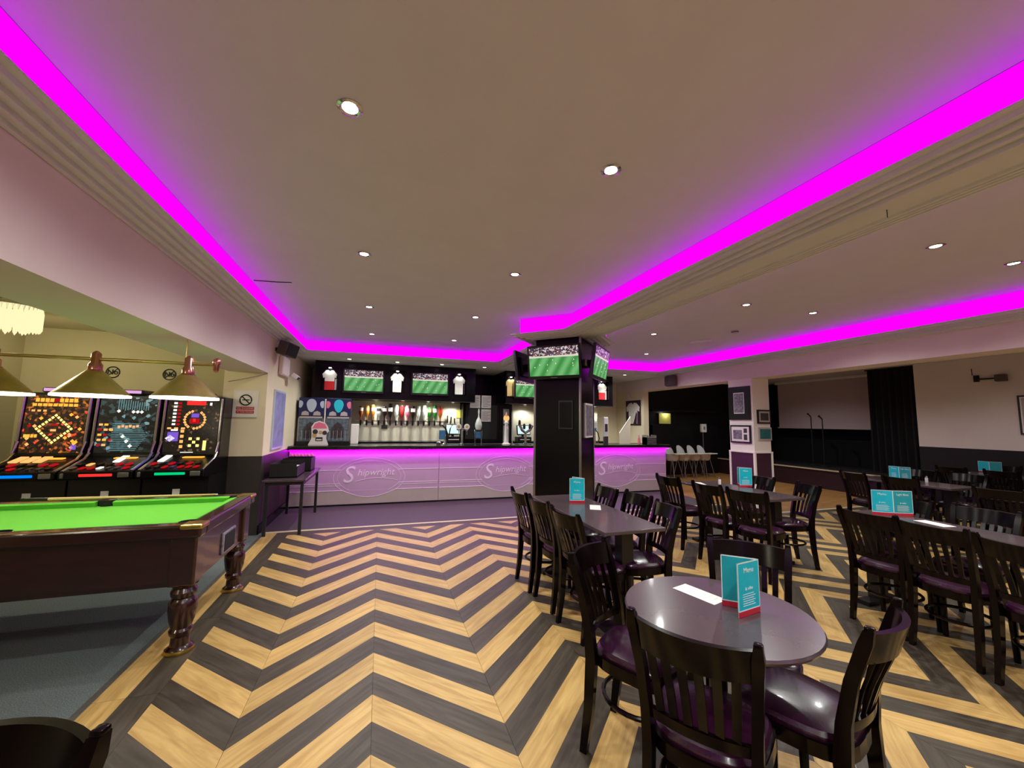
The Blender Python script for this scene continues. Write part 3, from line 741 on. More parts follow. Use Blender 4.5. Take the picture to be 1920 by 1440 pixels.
# tills
def till(x,y,label):
    t=thing('till',label,'till',(x,y,1.10))
    MB().rbox(-0.17,0.17,0.0,0.26,0,0.10,0.01).build('drawer','black_plastic',t)
    MB().tube([(0,0.16,0.10),(0,0.18,0.2)],0.03,8).build('stand','black_plastic',t)
    T=Matrix.Translation((0,0.12,0.26)) @ Matrix.Rotation(-0.25,4,'X')
    MB().rbox(-0.17,0.17,-0.02,0.02,-0.12,0.12,0.01,1,T=T).build('monitor','black_plastic',t)
    MB().box(-0.15,0.15,-0.023,-0.019,-0.10,0.10,T=T).build('screen','till_screen',t)
    MB().box(-0.12,0.12,-0.005,0.02,0.03,0.05).build('label','paper',t)
bc2=thing('back_counter','black back bar counter behind the column','counter',(4.2,8.93,0))
MB().box(-1.2,1.2,0,0.35,0,1.06).build('body','black_gloss',bc2); MB().rbox(-1.2,1.2,-0.03,0.35,1.06,1.10,0.008).build('top','black_gloss',bc2)
till(1.58,8.99,'till with pale lit screen on the counter below the yellow notice')
till(3.28,8.99,'till with pale lit screen just left of the black column')
# beer fonts
t=thing('beer_font','chrome T-shaped beer font with two round white badges','beer tap',(1.62,8.22,1.076))
MB().lathe([(0.05,0),(0.05,0.015),(0.022,0.03),(0.022,0.30)],seg=14).build('pillar','chrome',t,True)
MB().tube([(-0.12,0,0.31),(0.12,0,0.31)],0.025,10).build('crossbar','chrome',t,True)
for s in (-0.085,0.085):
    MB().lathe([(0.001,0),(0.055,0),(0.06,0.012),(0.055,0.024),(0.001,0.024)],(0,0,0),20,Matrix.Translation((s,-0.03,0.36)) @ Matrix.Rotation(PI/2,4,'X')).build('round_badge','white_plastic',t,True)
    MB().tube([(s,-0.02,0.29),(s,-0.07,0.27),(s,-0.075,0.20)],0.010,8).build('spout','chrome',t,True)
    MB().lathe([(0.001,0),(0.028,0),(0.028,0.003)],(0,0,0),14,Matrix.Translation((s,-0.055,0.36)) @ Matrix.Rotation(PI/2,4,'X'),cap=False).build('badge_print','tan',t)
t=thing('beer_font','tall cream column beer font with glowing peach badge on top','beer tap',(2.57,8.22,1.076))
MB().lathe([(0.09,0),(0.09,0.012),(0.05,0.03),(0.042,0.10),(0.034,0.42),(0.045,0.46),(0.02,0.50)],seg=18).build('pillar','white_plastic',t,True)
MB().lathe([(0.001,0),(0.062,0.004),(0.066,0.016),(0.06,0.03),(0.001,0.03)],(0,0,0),20,Matrix.Translation((0,0.015,0.55)) @ Matrix.Rotation(PI/2,4,'X')).build('badge','glow_peach',t,True)
MB().lathe([(0.03,0.59),(0.022,0.63),(0.01,0.68)],seg=12).build('finial','peach',t,True)
MB().tube([(0,-0.03,0.40),(0,-0.09,0.38),(0,-0.10,0.30)],0.010,8).build('spout','chrome',t,True)
t=thing('beer_font','black curved beer font with blue square badge','beer tap',(1.27,8.22,1.076))
MB().lathe([(0.06,0),(0.06,0.012),(0.03,0.03),(0.025,0.10)],seg=14).build('foot','chrome',t,True)
MB().tube([(0.03,0,0.09),(0.035,0,0.22),(0.0,0,0.33),(-0.06,0,0.38),(-0.12,0,0.37)],[0.022,0.022,0.02,0.016,0.012],10).build('swan_neck','black_plastic',t,True)
MB().rbox(-0.13,0.0,-0.05,-0.03,0.10,0.29,0.01).build('badge','logo_blue',t)
MB().lathe([(0.045,0),(0.05,0.04),(0.02,0.06)],(-0.13,0,0),14).build('nozzle_base','steel',t,True)
MB().tube([(0.06,0,0.10),(0.10,0,0.32),(0.14,0,0.40)],0.012,8).build('handle','black_plastic',t,True)
t=thing('beer_font','glass-globe beer font with pale glowing top beside the dark post','beer tap',(1.98,8.30,1.076))
for s in (-0.07,0.07): MB().tube([(s,0,0),(s,0,0.28)],0.012,8).build('leg','chrome',t,True)
MB().box(-0.085,0.085,-0.03,0.03,0.27,0.30).build('crosspiece','chrome',t)
MB().rbox(-0.055,0.055,-0.025,0.025,0.12,0.26,0.008).build('badge','logo_blue',t)
MB().lathe([(0.05,0.30),(0.072,0.36),(0.072,0.42),(0.05,0.50),(0.018,0.56),(0.012,0.62),(0.02,0.68),(0.008,0.74)],seg=18).build('globe','clear_bottle',t,True)
t=thing('beer_font','cluster of chrome beer taps just left of the black column','beer tap',(3.02,8.25,1.076))
MB().lathe([(0.07,0),(0.07,0.012),(0.03,0.03),(0.026,0.22)],seg=14).build('pillar','chrome',t,True)
MB().tube([(-0.14,0,0.42),(-0.08,0,0.30),(0,0,0.24),(0.10,0,0.30),(0.16,0,0.40)],0.03,10).build('manifold','chrome',t,True)
for s in (-0.14,-0.03,0.1): MB().lathe([(0.02,0),(0.03,0.03),(0.026,0.10),(0.01,0.12)],(s,0,0.40 if s<-0.1 else 0.32),12).build('tap_handle','black_plastic',t,True)
t=thing('beer_font','beer font with blue and white oval badge just past the column','beer tap',(4.72,8.25,1.076))
MB().lathe([(0.07,0),(0.07,0.012),(0.028,0.03),(0.024,0.30)],seg=14).build('pillar','chrome',t,True)
MB().rbox(-0.11,0.07,-0.03,0.02,0.28,0.52,0.03,2).build('badge','clear_bottle',t); MB().rbox(-0.07,0.03,-0.035,-0.028,0.30,0.36,0.003).build('badge_print','logo_blue',t)
MB().tube([(0.08,-0.02,0.02),(0.11,-0.02,0.12),(0.08,-0.02,0.25),(0,-0.02,0.33)],0.012,8).build('swan_neck','black_plastic',t,True)
t=thing('beer_font','white column beer font with dark print beside the mirror panel','beer tap',(5.03,8.28,1.076))
MB().rbox(-0.06,0.06,-0.03,0.03,0.16,0.62,0.015).build('column','pale_plastic',t); MB().box(-0.05,0.05,-0.03,0.03,0,0.17).build('foot','photo_dark',t); MB().rbox(-0.035,0.035,-0.034,-0.028,0.28,0.46,0.002).build('print','photo_dark',t)
t=thing('leaning_board','pale angled board standing behind the end of the bar','board',(5.58,8.30,1.076))
MB().prism([(-0.16,0),(0.13,0),(0.15,0.62),(-0.16,0.22)],0,0.02,'y').build('panel','splash_tile',t); MB().prism([(-0.16,0.22),(0.15,0.62),(0.15,0.65),(-0.16,0.25)],-0.005,0.025,'y').build('edge','white_plastic',t)
t=thing('bottle','pink and clear bottle pair of sauce on the bar end','bottle',(5.83,8.12,1.076))
MB().lathe([(0.03,0),(0.03,0.12),(0.012,0.16),(0.012,0.2)],seg=12).build('body','pink',t,True); MB().lathe([(0.014,0.2),(0.014,0.22)],seg=10).build('cap','white_plastic',t)
t=thing('wire_basket','grey condiment basket at the end of the bar','basket',(6.12,8.12,1.076))
for k in range(5): MB().box(-0.13,0.13,-0.10,-0.09,0.02+k*0.04,0.035+k*0.04).build('wire','steel',t)
MB().box(-0.13,0.13,-0.09,0.10,0,0.16).build('liner','photo_grey',t)
for sx in (-0.13,0.12): MB().box(sx,sx+0.01,-0.1,0.1,0,0.21).build('side','steel',t)
# framed shirt on bar-end wall
t=thing('framed_shirt','framed white and maroon football shirt on the cream wall end by the bar','framed shirt',(6.395,9.14,1.51),-PI/2)
MB().box(-0.33,0.33,-0.003,0.0,0,0.66).build('frame','black_plastic',t)
T_=MB().prism([(-0.30,0.03),(0.30,0.03),(0.30,0.63),(-0.30,0.63)],-0.004,0.0,'y').build('backing','dado_plum',t)
MB().prism([(-0.17,0.04),(0.17,0.04),(0.19,0.40),(0.27,0.36),(0.29,0.48),(0.16,0.58),(0.06,0.60),(0,0.55),(-0.06,0.60),(-0.16,0.58),(-0.29,0.48),(-0.27,0.36),(-0.19,0.40)],-0.016,-0.003,'y').build('fabric','jersey_white',t)
MB().prism([(0.02,0.04),(0.17,0.04),(0.19,0.30),(0.16,0.36)],-0.018,-0.015,'y').build('stripe','dado_plum',t)
t=thing('crest_ornament','pale shield ornament above the framed shirt','ornament',(6.395,9.14,2.19),-PI/2)
MB().prism([(-0.3,0.0),(-0.05,0.0),(-0.2,0.2),(-0.3,0.2)],-0.006,0.004,'y').build('shield','white_plastic',t); MB().prism([(-0.30,-0.02),(0.3,-0.02),(0.3,0.0),(-0.3,0.0)],-0.01,0.004,'y').build('ledge','white_plastic',t)

# ------------------------------------------------------------------ dark area past the bar
W('door_1',(8.0,9.05,10.64,10.70,0,1.96),'door_black')
t=thing('wall_shelf_unit','black wall unit with a small lit hatch behind the high chairs','wall unit',(8.6,10.45,0))
MB().box(-0.6,1.9,0,0.2,0,1.52).build('body','door_black',t); MB().box(-0.6,1.9,0.0,0.2,1.95,2.02).build('lintel','door_black',t)
MB().box(-0.24,0.20,0.14,0.16,1.57,1.90).build('lit_hatch','note_yellow',t); point((8.6,10.5,1.88),1.5,None,rad=0.05)
t=thing('sanitiser_stand','white hand sanitiser dispenser on a slim post','dispenser',(9.70,10.2,0))
MB().tube([(0,0,0),(0,0,1.35)],0.02,8).build('post','steel',t,True); MB().rbox(-0.10,0.10,-0.06,0.02,1.32,1.58,0.015).build('dispenser','white_plastic',t); MB().box(-0.03,0.03,-0.065,-0.055,1.40,1.50).build('window','photo_grey',t)
MB().lathe([(0.15,0),(0.15,0.01),(0.02,0.02)],seg=18).build('foot','steel',t,True)
# high chairs
def highchair():
    t=thing('high_chair','white plastic high chair with steel legs','high chair')
    b=MB(); n=12
    O=[];
    prof=[(0.10,0.50),(0.16,0.52),(0.185,0.60),(0.19,0.70)]
    b.lathe([(0.001,0.50),(0.13,0.50),(0.175,0.56),(0.185,0.70),(0.175,0.70),(0.165,0.58),(0.12,0.53),(0.001,0.53)],seg=20,cap=False)
    b.build('seat_shell','pale_plastic',t,True)
    k=MB(); A=[];B=[];C=[];D=[]
    for i in range(13):
        a=PI*0.12+PI*0.76*i/12; hgt=0.70+0.235*math.sin(PI*i/12)**0.6
        for L,r,z in ((A,0.185,0.66),(B,0.172,0.66),(C,0.172,hgt),(D,0.185,hgt)): L.append((r*math.cos(a),r*math.sin(a),z))
    k.strip(A,B,C,D).build('backrest','pale_plastic',t,True)
    MB().rbox(-0.185,0.185,-0.33,-0.10,0.695,0.72,0.01).build('tray','white_plastic',t)
    for sx in (-1,1):
        for sy in (-1,1): MB().tube([(sx*0.12,sy*0.11,0.53),(sx*0.185,sy*0.22,0.0)],0.012,8).build('leg','steel',t,True)
    return t
HC=highchair()
for i,x in enumerate((8.12,8.52,8.90,9.28)):
    lb=('first','second','third','last')[i]+' white plastic high chair in the row, counting from the bar'
    if i==0: HC.location=(x,9.75,0); HC['label']=lb; HC['group']='row of white high chairs'; HC.rotation_euler[2]=0.2
    else: dup(HC,(x,9.75,0),0.2,lb,'row of white high chairs')

# pillar pictures
def picture(name,label,loc,rz,w_,h_,frame,art,mount=0.0,mm='paper'):
    t=thing(name,label,'picture',loc,rz)
    a=w_/2; f=0.03
    MB().box(-a,a,-0.025,0,0,h_).build('frame',frame,t)
    MB().box(-a+f,a-f,-0.027,-0.024,f,h_-f).build('mount',mm,t)
    if art: MB().box(-a+f+mount,a-f-mount,-0.029,-0.026,f+mount,h_-f-mount).build('photo',art,t)
    return t
RX=-PI/2   # local -Y -> world -X
picture('framed_photo','large black-framed photograph on the pillar above another picture',(6.4,5.80,1.65),RX,0.47,0.62,'black_plastic','photo_grey',0.10,'black_plastic')
MB().box(-0.115,0.115,-0.0275,-0.0255,0.115,0.505).build('inner_mount','paper',bpy.data.objects['framed_photo'])
t=picture('framed_photo','black-framed set of three small photos on the pillar',(6.4,5.797,1.22),RX,0.44,0.33,'black_plastic',None)
MB().box(-0.15,0.04,-0.03,-0.026,0.07,0.24).build('photo','photo_grey',t); MB().box(0.08,0.15,-0.03,-0.026,0.19,0.27).build('photo','photo_dark',t); MB().box(0.08,0.15,-0.03,-0.026,0.06,0.16).build('photo','photo_dark',t)
picture('framed_photo','small black-framed photo on the narrow face of the pillar',(6.64,5.53,1.58),0,0.31,0.255,'black_plastic','photo_dark',0.03,'paper_grey')
picture('framed_photo','small teal picture in a pale frame on the narrow face of the pillar',(6.645,5.53,1.28),0,0.31,0.235,'paper_grey','photo_teal',0.0,'photo_teal')
t=thing('wall_speaker','small round-edged black loudspeaker on the right beam','speaker',(6.40,7.56,2.42),RX)
MB().rbox(-0.15,0.15,-0.16,-0.02,0,0.25,0.04,3).build('cabinet','paper_grey',t); t.children[0].data.materials[0]=mat('speaker_grey',(92,80,84),0.7)
MB().rbox(-0.12,0.12,-0.167,-0.155,0.03,0.22,0.004).build('grille','speaker_grey',t); MB().box(-0.04,0.04,-0.03,0,0.1,0.16).build('bracket','black_matt',t)

# ------------------------------------------------------------------ STAGE
st=thing('stage','low stage with dark plum front and pale nosing','stage',(11.6,8.1,0))
MB().box(-1.0,0.98,-2.3,2.55,0,0.44).build('body','stage_plum',st); MB().box(-1.02,0.98,-2.32,2.55,0.44,0.48).build('floor_board','black_matt',st); MB().box(-1.035,-1.0,-2.33,2.55,0.455,0.485).build('nosing','trim_pale',st)
t=thing('projection_screen','pulled-down pale projection screen at the back of the stage','screen',(12.2,8.22,1.48))
MB().box(0,0.012,-1.38,1.38,0.03,1.46).build('fabric','screen_white',t); MB().tube([(0,-1.42,0.02),(0,1.42,0.02)],0.022,8).build('bottom_bar','paper_grey',t); MB().box(-0.03,0.06,-1.45,1.45,1.40,1.465).build('housing','white_plastic',t)
cu=thing('stage_curtain','tall black curtain at the edge of the stage beside the cream wall','curtain',(11.3,5.95,0.0))
A=[];B=[];C=[];D=[]
for i in range(41):
    y=-0.35+0.95*i/40; x=0.035*math.sin(i*1.1)
    A.append((x,y,0.486));B.append((x+0.02,y,0.486));C.append((x+0.02,y,2.94));D.append((x,y,2.94))
MB().strip(A,B,C,D).build('drape','curtain_black',cu,True); MB().tube([(0.01,-0.4,2.935),(0.01,0.65,2.935)],0.015,8).build('rail','black_matt',cu)
cu=thing('stage_curtain','tall black curtain on the pillar side of the projection screen','curtain',(11.9,10.1,0.0))
MB().strip([(p[0]*1,p[1]*0.9,p[2]) for p in A],[(p[0],p[1]*0.9,p[2]) for p in B],[(p[0],p[1]*0.9,p[2]) for p in C],[(p[0],p[1]*0.9,p[2]) for p in D]).build('drape','curtain_black',cu,True); MB().tube([(0.01,-0.4,2.935),(0.01,0.55,2.935)],0.015,8).build('rail','black_matt',cu)
for i,(yy,zz) in enumerate(((8.10,1.43),(7.80,1.36))):
    t=thing('microphone_stand',('taller' if i==0 else 'shorter')+' black microphone stand on the stage before the screen','microphone stand',(11.5,yy,0.485))
    MB().lathe([(0.14,0),(0.14,0.015),(0.02,0.03)],seg=16).build('base','black_matt',t,True); MB().tube([(0,0,0.02),(0,0,zz-0.10)],0.014,8).build('pole','black_matt',t,True)
    MB().tube([(0,0,zz-0.10),(-0.02,0.03,zz-0.04)],0.018,8).build('clip','black_matt',t); MB().tube([(-0.02,0.03,zz-0.05),(-0.03,0.07,zz)],[0.018,0.028],10).build('microphone','black_plastic',t,True)
t=thing('wall_bracket','dark metal arm with a box on its end fixed to the cream stage-side wall','bracket',(11.2,4.62,2.52))
MB().box(-0.02,0,-0.04,0.04,-0.05,0.08).build('wall_plate','black_matt',t); MB().box(-0.05,-0.01,-0.30,0.02,-0.015,0.01).build('arm','black_matt',t); MB().rbox(-0.12,0.0,-0.42,-0.28,-0.07,0.06,0.01).build('box','speaker_grey',t); MB().tube([(-0.02,0.05,0.08),(-0.02,0.055,0.22)],0.006,6).build('cable','black_matt',t)
picture('framed_photo','dark-framed picture on the cream wall beyond the far tables',(11.195,3.93,1.45),RX,0.36,0.72,'dado_dark','paper_grey',0.02)

# ------------------------------------------------------------------ LEFT WALL ITEMS
t=thing('no_smoking_sign','white no smoking sign with red text bars on the cream pilaster','sign',(-1.735,6.255,1.555))
MB().box(-0.145,0.145,-0.012,0,0,0.36).build('frame','white_plastic',t); MB().box(-0.12,0.12,-0.014,-0.011,0.04,0.33).build('sheet','paper',t)
rg=MB(); n=28
rg.tube([(0.068*math.cos(2*PI*k/n),-0.015,0.232+0.068*math.sin(2*PI*k/n)) for k in range(n+1)],0.008,6); rg.tube([(-0.046,-0.015,0.278),(0.046,-0.015,0.186)],0.007,6); rg.build('prohibition_ring','print_black',t)
MB().box(-0.04,0.045,-0.0165,-0.013,0.226,0.240).build('cigarette','print_black',t)
for k,z in enumerate((0.05,0.10)):
    MB().box(-0.105,0.105,-0.016,-0.013,z,z+0.04).build('text_bar','print_red',t)
text('NO SMOKING',0.028,'paper',t,face_mat((0,-0.0165,0.12),(1,0,0)),xs=1.1)
text('IN THESE PREMISES',0.022,'paper',t,face_mat((0,-0.0165,0.07),(1,0,0)))
for i,x in enumerate((-3.215,-2.63)):
    t=thing('round_wall_sticker','round outlined N sticker on the alcove wall '+('above the middle fruit machine' if i==0 else 'above the fruit machine beside the pilaster'),'sticker',(x,6.298,2.092))
    MB().tube([(0.068*math.cos(2*PI*k/24),-0.002,0.068*math.sin(2*PI*k/24)) for k in range(25)],0.007,6).build('ring','print_black',t)
    text('No',0.085,'print_black',t,face_mat((0,-0.003,0),(1,0,0)),offset=0.003)
    MB().tube([(-0.048,-0.004,-0.048),(0.048,-0.004,0.048)],0.005,6).build('slash','print_black',t)
RP=PI/2    # local -Y -> world +X
t=thing('wall_speaker','grey box loudspeaker hung high on the left cream wall','speaker',(-1.5,6.58,2.43),RP)
Tm=Matrix.Translation((0,-0.16,0.13)) @ Matrix.Rotation(0.25,4,'X') @ Matrix.Rotation(-0.5,4,'Z')
MB().rbox(-0.12,0.12,-0.08,0.08,-0.10,0.10,0.012,2,T=Tm).build('cabinet','speaker_grey',t); MB().rbox(-0.108,0.108,-0.088,-0.078,-0.088,0.088,0.003,1,T=Tm).build('grille','black_plastic',t); MB().box(-0.02,0.02,-0.14,0,0.1,0.15).build('bracket','black_matt',t)
t=thing('alarm_box','rounded pale alarm box below the loudspeaker on the cream wall','alarm',(-1.5,7.05,2.21),RP)
MB().rbox(-0.26,0.22,-0.07,0,0,0.30,0.032,3).build('case','beam_paint',t); MB().lathe([(0.001,0),(0.012,0),(0.012,0.004)],(0,0,0),10,Matrix.Translation((0,-0.06,0.18)) @ Matrix.Rotation(PI/2,4,'X'),cap=False).build('lamp','dado_dark',t)
t=thing('tilted_sensor','small white tilted sensor unit with dark window next to the alarm box','sensor',(-1.5,7.36,2.19),RP)
Tm=Matrix.Translation((0,-0.14,0.05)) @ Matrix.Rotation(0.6,4,'X')
MB().rbox(-0.10,0.10,-0.05,0.05,-0.035,0.035,0.012,2,T=Tm).build('case','white_plastic',t); MB().rbox(-0.07,0.07,-0.055,-0.045,-0.022,0.022,0.003,1,T=Tm).build('window','dado_dark',t); MB().box(-0.02,0.02,-0.12,0,0.04,0.08).build('bracket','white_plastic',t)
picture('wall_poster','tall lilac poster in a pale frame on the left cream wall above the side table',(-1.5,6.98,1.09),RP,0.68,0.88,'blue_pale','poster_blue',0.0,'poster_blue')
cb=tag(MB().tube([(-1.96,6.25,2.03),(-1.8,6.25,2.07),(-1.62,6.25,2.12),(-1.505,6.25,2.16)],0.005,6).build('wall_cable','paper_grey'),'thin pale cable running up the pilaster to the beam','cable')
# side table with crate
t=thing('side_table','narrow black table with thin metal legs against the left wall','table',(-1.175,6.84,0))
MB().rbox(-0.27,0.25,-0.74,0.72,0.70,0.73,0.006).build('top','table_top',t); MB().box(-0.24,0.22,-0.70,0.68,0.655,0.70).build('apron','black_matt',t)
for sx in (-0.215,0.205):
    for sy in (-0.69,0.67): MB().box(sx-0.018,sx+0.018,sy-0.018,sy+0.018,0,0.66).build('leg','black_matt',t)
t=thing('menu_crate','black open crate filled with papers on the side table','crate',(-1.24,6.62,0.731))
c=MB(); c.box(-0.17,0.17,-0.30,0.30,0,0.012); c.box(-0.17,-0.158,-0.30,0.30,0,0.19); c.box(0.158,0.17,-0.30,0.30,0,0.15); c.box(-0.158,0.158,-0.30,-0.288,0,0.19); c.box(-0.158,0.158,0.288,0.30,0,0.19); c.build('box','black_matt',t)
for k in range(4): MB().box(-0.14,0.14,-0.26+0.02*k,0.02+0.05*k,0.012+k*0.03,0.035+k*0.03,T=Matrix.Rotation(0.03*k,4,'Z')).build('papers','paper',t)
t=thing('menu_crate','second black crate with pink decorated rim behind the paper crate','crate',(-1.20,7.22,0.731))
c=MB(); c.box(-0.2,0.2,-0.2,0.2,0,0.012); c.box(-0.2,-0.19,-0.2,0.2,0,0.2); c.box(0.19,0.2,-0.2,0.2,0,0.2); c.box(-0.19,0.19,-0.2,-0.19,0,0.2); c.box(-0.19,0.19,0.19,0.2,0,0.2); c.build('box','black_matt',t)
for k in range(7):
    MB().lathe([(0.001,0),(0.028,0.012),(0.02,0.035),(0.001,0.045)],(-0.15+k*0.05,0.195-0.02*(k%2),0.2),8,cap=False).build('rim_flower','pink',t,True)

# ------------------------------------------------------------------ POOL TABLE
pt=thing('pool_table','mahogany pool table with bright green cloth and turned legs','pool table',(-2.165,3.85,0))
L2,W2=1.065,0.605; ZT=0.83
ap=MB(); ap.box(-L2+0.05,L2-0.05,-W2+0.05,W2-0.05,0.43,0.76); ap.build('cabinet','mahogany',pt)
for s in (-1,1):
    MB().box(-L2+0.07,L2-0.07,s*(W2-0.05)-0.012,s*(W2-0.05)+0.012,0.46,0.74).build('side_panel','mahogany',pt)
MB().box(-L2+0.08,L2-0.08,-W2+0.08,W2-0.08,0.76,0.785).build('cloth_bed','baize',pt)
for s in (-1,1):
    MB().rbox(-L2,L2,s*W2-0.05-0.05*s,s*W2+0.05-0.05*s,0.745,ZT,0.014).build('rail','mahogany',pt)
    MB().rbox(s*L2-0.05-0.05*s,s*L2+0.05-0.05*s,-W2+0.1,W2-0.1,0.745,ZT,0.014).build('rail','mahogany',pt)
    MB().box(-L2+0.01,L2-0.01,s*W2-0.012*s-0.004,s*W2-0.012*s+0.004,ZT-0.002,ZT+0.0015).build('inlay','brass',pt)
    # cushions broken by pockets
    for a,b in ((-L2+0.17,-0.06),(0.06,L2-0.17)):
        yo=s*(W2-0.10); yi=s*(W2-0.15)
        MB().prism([(yo,0.785),(yo,ZT),(yi,ZT-0.008),(yi+s*0.015,0.785)],a,b,'x').build('cushion','baize',pt)
    xo=s*(L2-0.10); xi=s*(L2-0.15)
    MB().prism([(xo,0.785),(xo,ZT),(xi,ZT-0.008),(xi+s*0.015,0.785)],-W2+0.17,W2-0.17,'y').build('cushion','baize',pt)
PKT=MB().lathe([(0.001,0.0),(0.048,0.0),(0.055,0.045),(0.058,0.045)],seg=18,cap=False).mesh('pocket','pocket_black',True)
for px_,py_ in ((-L2+0.115,-W2+0.115),(0,-W2+0.09),(L2-0.115,-W2+0.115),(-L2+0.115,W2-0.115),(0,W2-0.09),(L2-0.115,W2-0.115)):
    inst('pocket',PKT,pt,(px_,py_,0.7865))
for sx in (-1,1):
    for sy in (-1,1):
        MB().rbox(sx*L2-0.065-0.055*sx,sx*L2+0.065-0.055*sx,sy*W2-0.065-0.055*sy,sy*W2+0.065-0.055*sy,ZT-0.03,ZT+0.004,0.012).build('corner_cap','brass',pt)
LEG=MB().lathe([(0.075,0.0),(0.078,0.02),(0.072,0.03),(0.055,0.045),(0.05,0.10),(0.062,0.115),(0.066,0.14),(0.056,0.155),(0.07,0.20),(0.08,0.27),(0.078,0.32),(0.06,0.345),(0.07,0.36),(0.075,0.385),(0.062,0.41),(0.075,0.43)],seg=24).mesh('leg','mahogany',True)
FT=MB().lathe([(0.080,0.0),(0.083,0.012),(0.078,0.026)],seg=24).mesh('brass_foot','brass',True)
for sx in (-1,1):
    for sy in (-1,1):
        lx,ly=sx*(L2-0.10),sy*(W2-0.10)
        o=inst('leg',LEG,pt,(lx,ly,0)); inst('brass_foot',FT,o)
        MB().rbox(lx-0.075,lx+0.075,ly-0.075,ly+0.075,0.43,0.76,0.012).build('leg_block','mahogany',pt)
hb=MB().rbox(L2-0.052,L2-0.034,-0.04,0.24,0.46,0.63,0.008).build('ball_return','photo_grey',pt); MB().rbox(L2-0.05,L2-0.030,-0.022,0.222,0.475,0.615,0.009).build('opening','pocket_black',hb)
cue=thing('pool_cue','pool cue with black grip lying along the far cushion','cue',(-2.10,4.36,0.8445))
MB().tube([(-0.62,0,0.013),(-0.45,0,0.012)],[0.015,0.014],10).build('grip','black_plastic',cue,True); MB().tube([(-0.45,0,0.012),(0.72,-0.03,0.008)],[0.013,0.006],10).build('shaft','tan',cue,True); MB().tube([(0.72,-0.03,0.008),(0.735,-0.03,0.008)],0.006,8).build('tip','blue_pale',cue)
# pool lamp
pl=thing('pool_table_lamp','brass hanging lamp bar with three conical shades above the pool table','hanging lamp',(-2.08,3.86,1.68))
MB().tube([(-1.05,0,0.292),(0.78,0,0.292)],0.013,10).build('rail','brass_dull',pl,True)
for s in (-1.05,0.78): MB().lathe([(0.012,-0.06),(0.022,-0.045),(0.024,0.0),(0.03,0.02),(0.022,0.045),(0.008,0.055)],(s,0,0.292),12).build('end_finial','copper',pl,True)
for x in (-0.58,0.0,0.59):
    sh=MB().lathe([(0.055,0.185),(0.216,0.012),(0.216,0.0),(0.208,0.004),(0.05,0.18)],(x,0,0.01),28,cap=False).build('shade','brass_dull',pl,True)
    MB().lathe([(0.213,0.006),(0.219,0.014),(0.219,-0.002),(0.205,-0.002)],(x,0,0.005),28,cap=False).build('lit_rim','pool_glow',sh)
    MB().lathe([(0.05,0.185),(0.055,0.195),(0.042,0.21),(0.042,0.25),(0.03,0.265),(0.03,0.33),(0.02,0.345),(0.008,0.355)],(x,0,0),14).build('lamp_holder','copper',pl,True)
    MB().lathe([(0.001,0.05),(0.03,0.06),(0.035,0.09),(0.02,0.13),(0.001,0.14)],(x,0,0),14,cap=False).build('bulb','pool_glow',pl,True)
    spot((x,0,0.035),13,pl,col=(1,0.95,0.85),ang=155,rad=0.05)
for x,zt in ((-0.9,0.918),(0.57,0.489)): MB().tube([(x,0,0.30),(x,0,zt)],0.006,6).build('chain','brass_dull',pl)
# crystal pendant
cp=thing('crystal_ceiling_lamp','lit crystal drum ceiling lamp in the pool alcove','ceiling lamp',(-3.35,5.0,2.36))
MB().lathe([(0.19,0.21),(0.20,0.20),(0.20,0.235),(0.05,0.24)],seg=24).build('canopy','chrome',cp,True)
pr=[MB().lathe([(0.001,-0.03),(0.016,0.0),(0.016,0.16),(0.006,0.2)],seg=6,cap=False).mesh('crystal_drop','crystal_glow')]
for k in range(34):
    a=2*PI*k/34; inst('crystal_drop',pr[0],cp,(0.18*math.cos(a),0.18*math.sin(a),0.0))
for k in range(10):
    a=2*PI*k/10; inst('crystal_drop',pr[0],cp,(0.09*math.cos(a),0.09*math.sin(a),-0.03))
point((0,0,-0.08),36,cp,col=(1,0.9,0.66),rad=0.1)
# added second alcove lamp, out of sight, keeps the pool side lit
cp2=dup(cp,(-3.0,1.2,2.36),0,'added unseen copy of the crystal lamp to light the pool alcove')

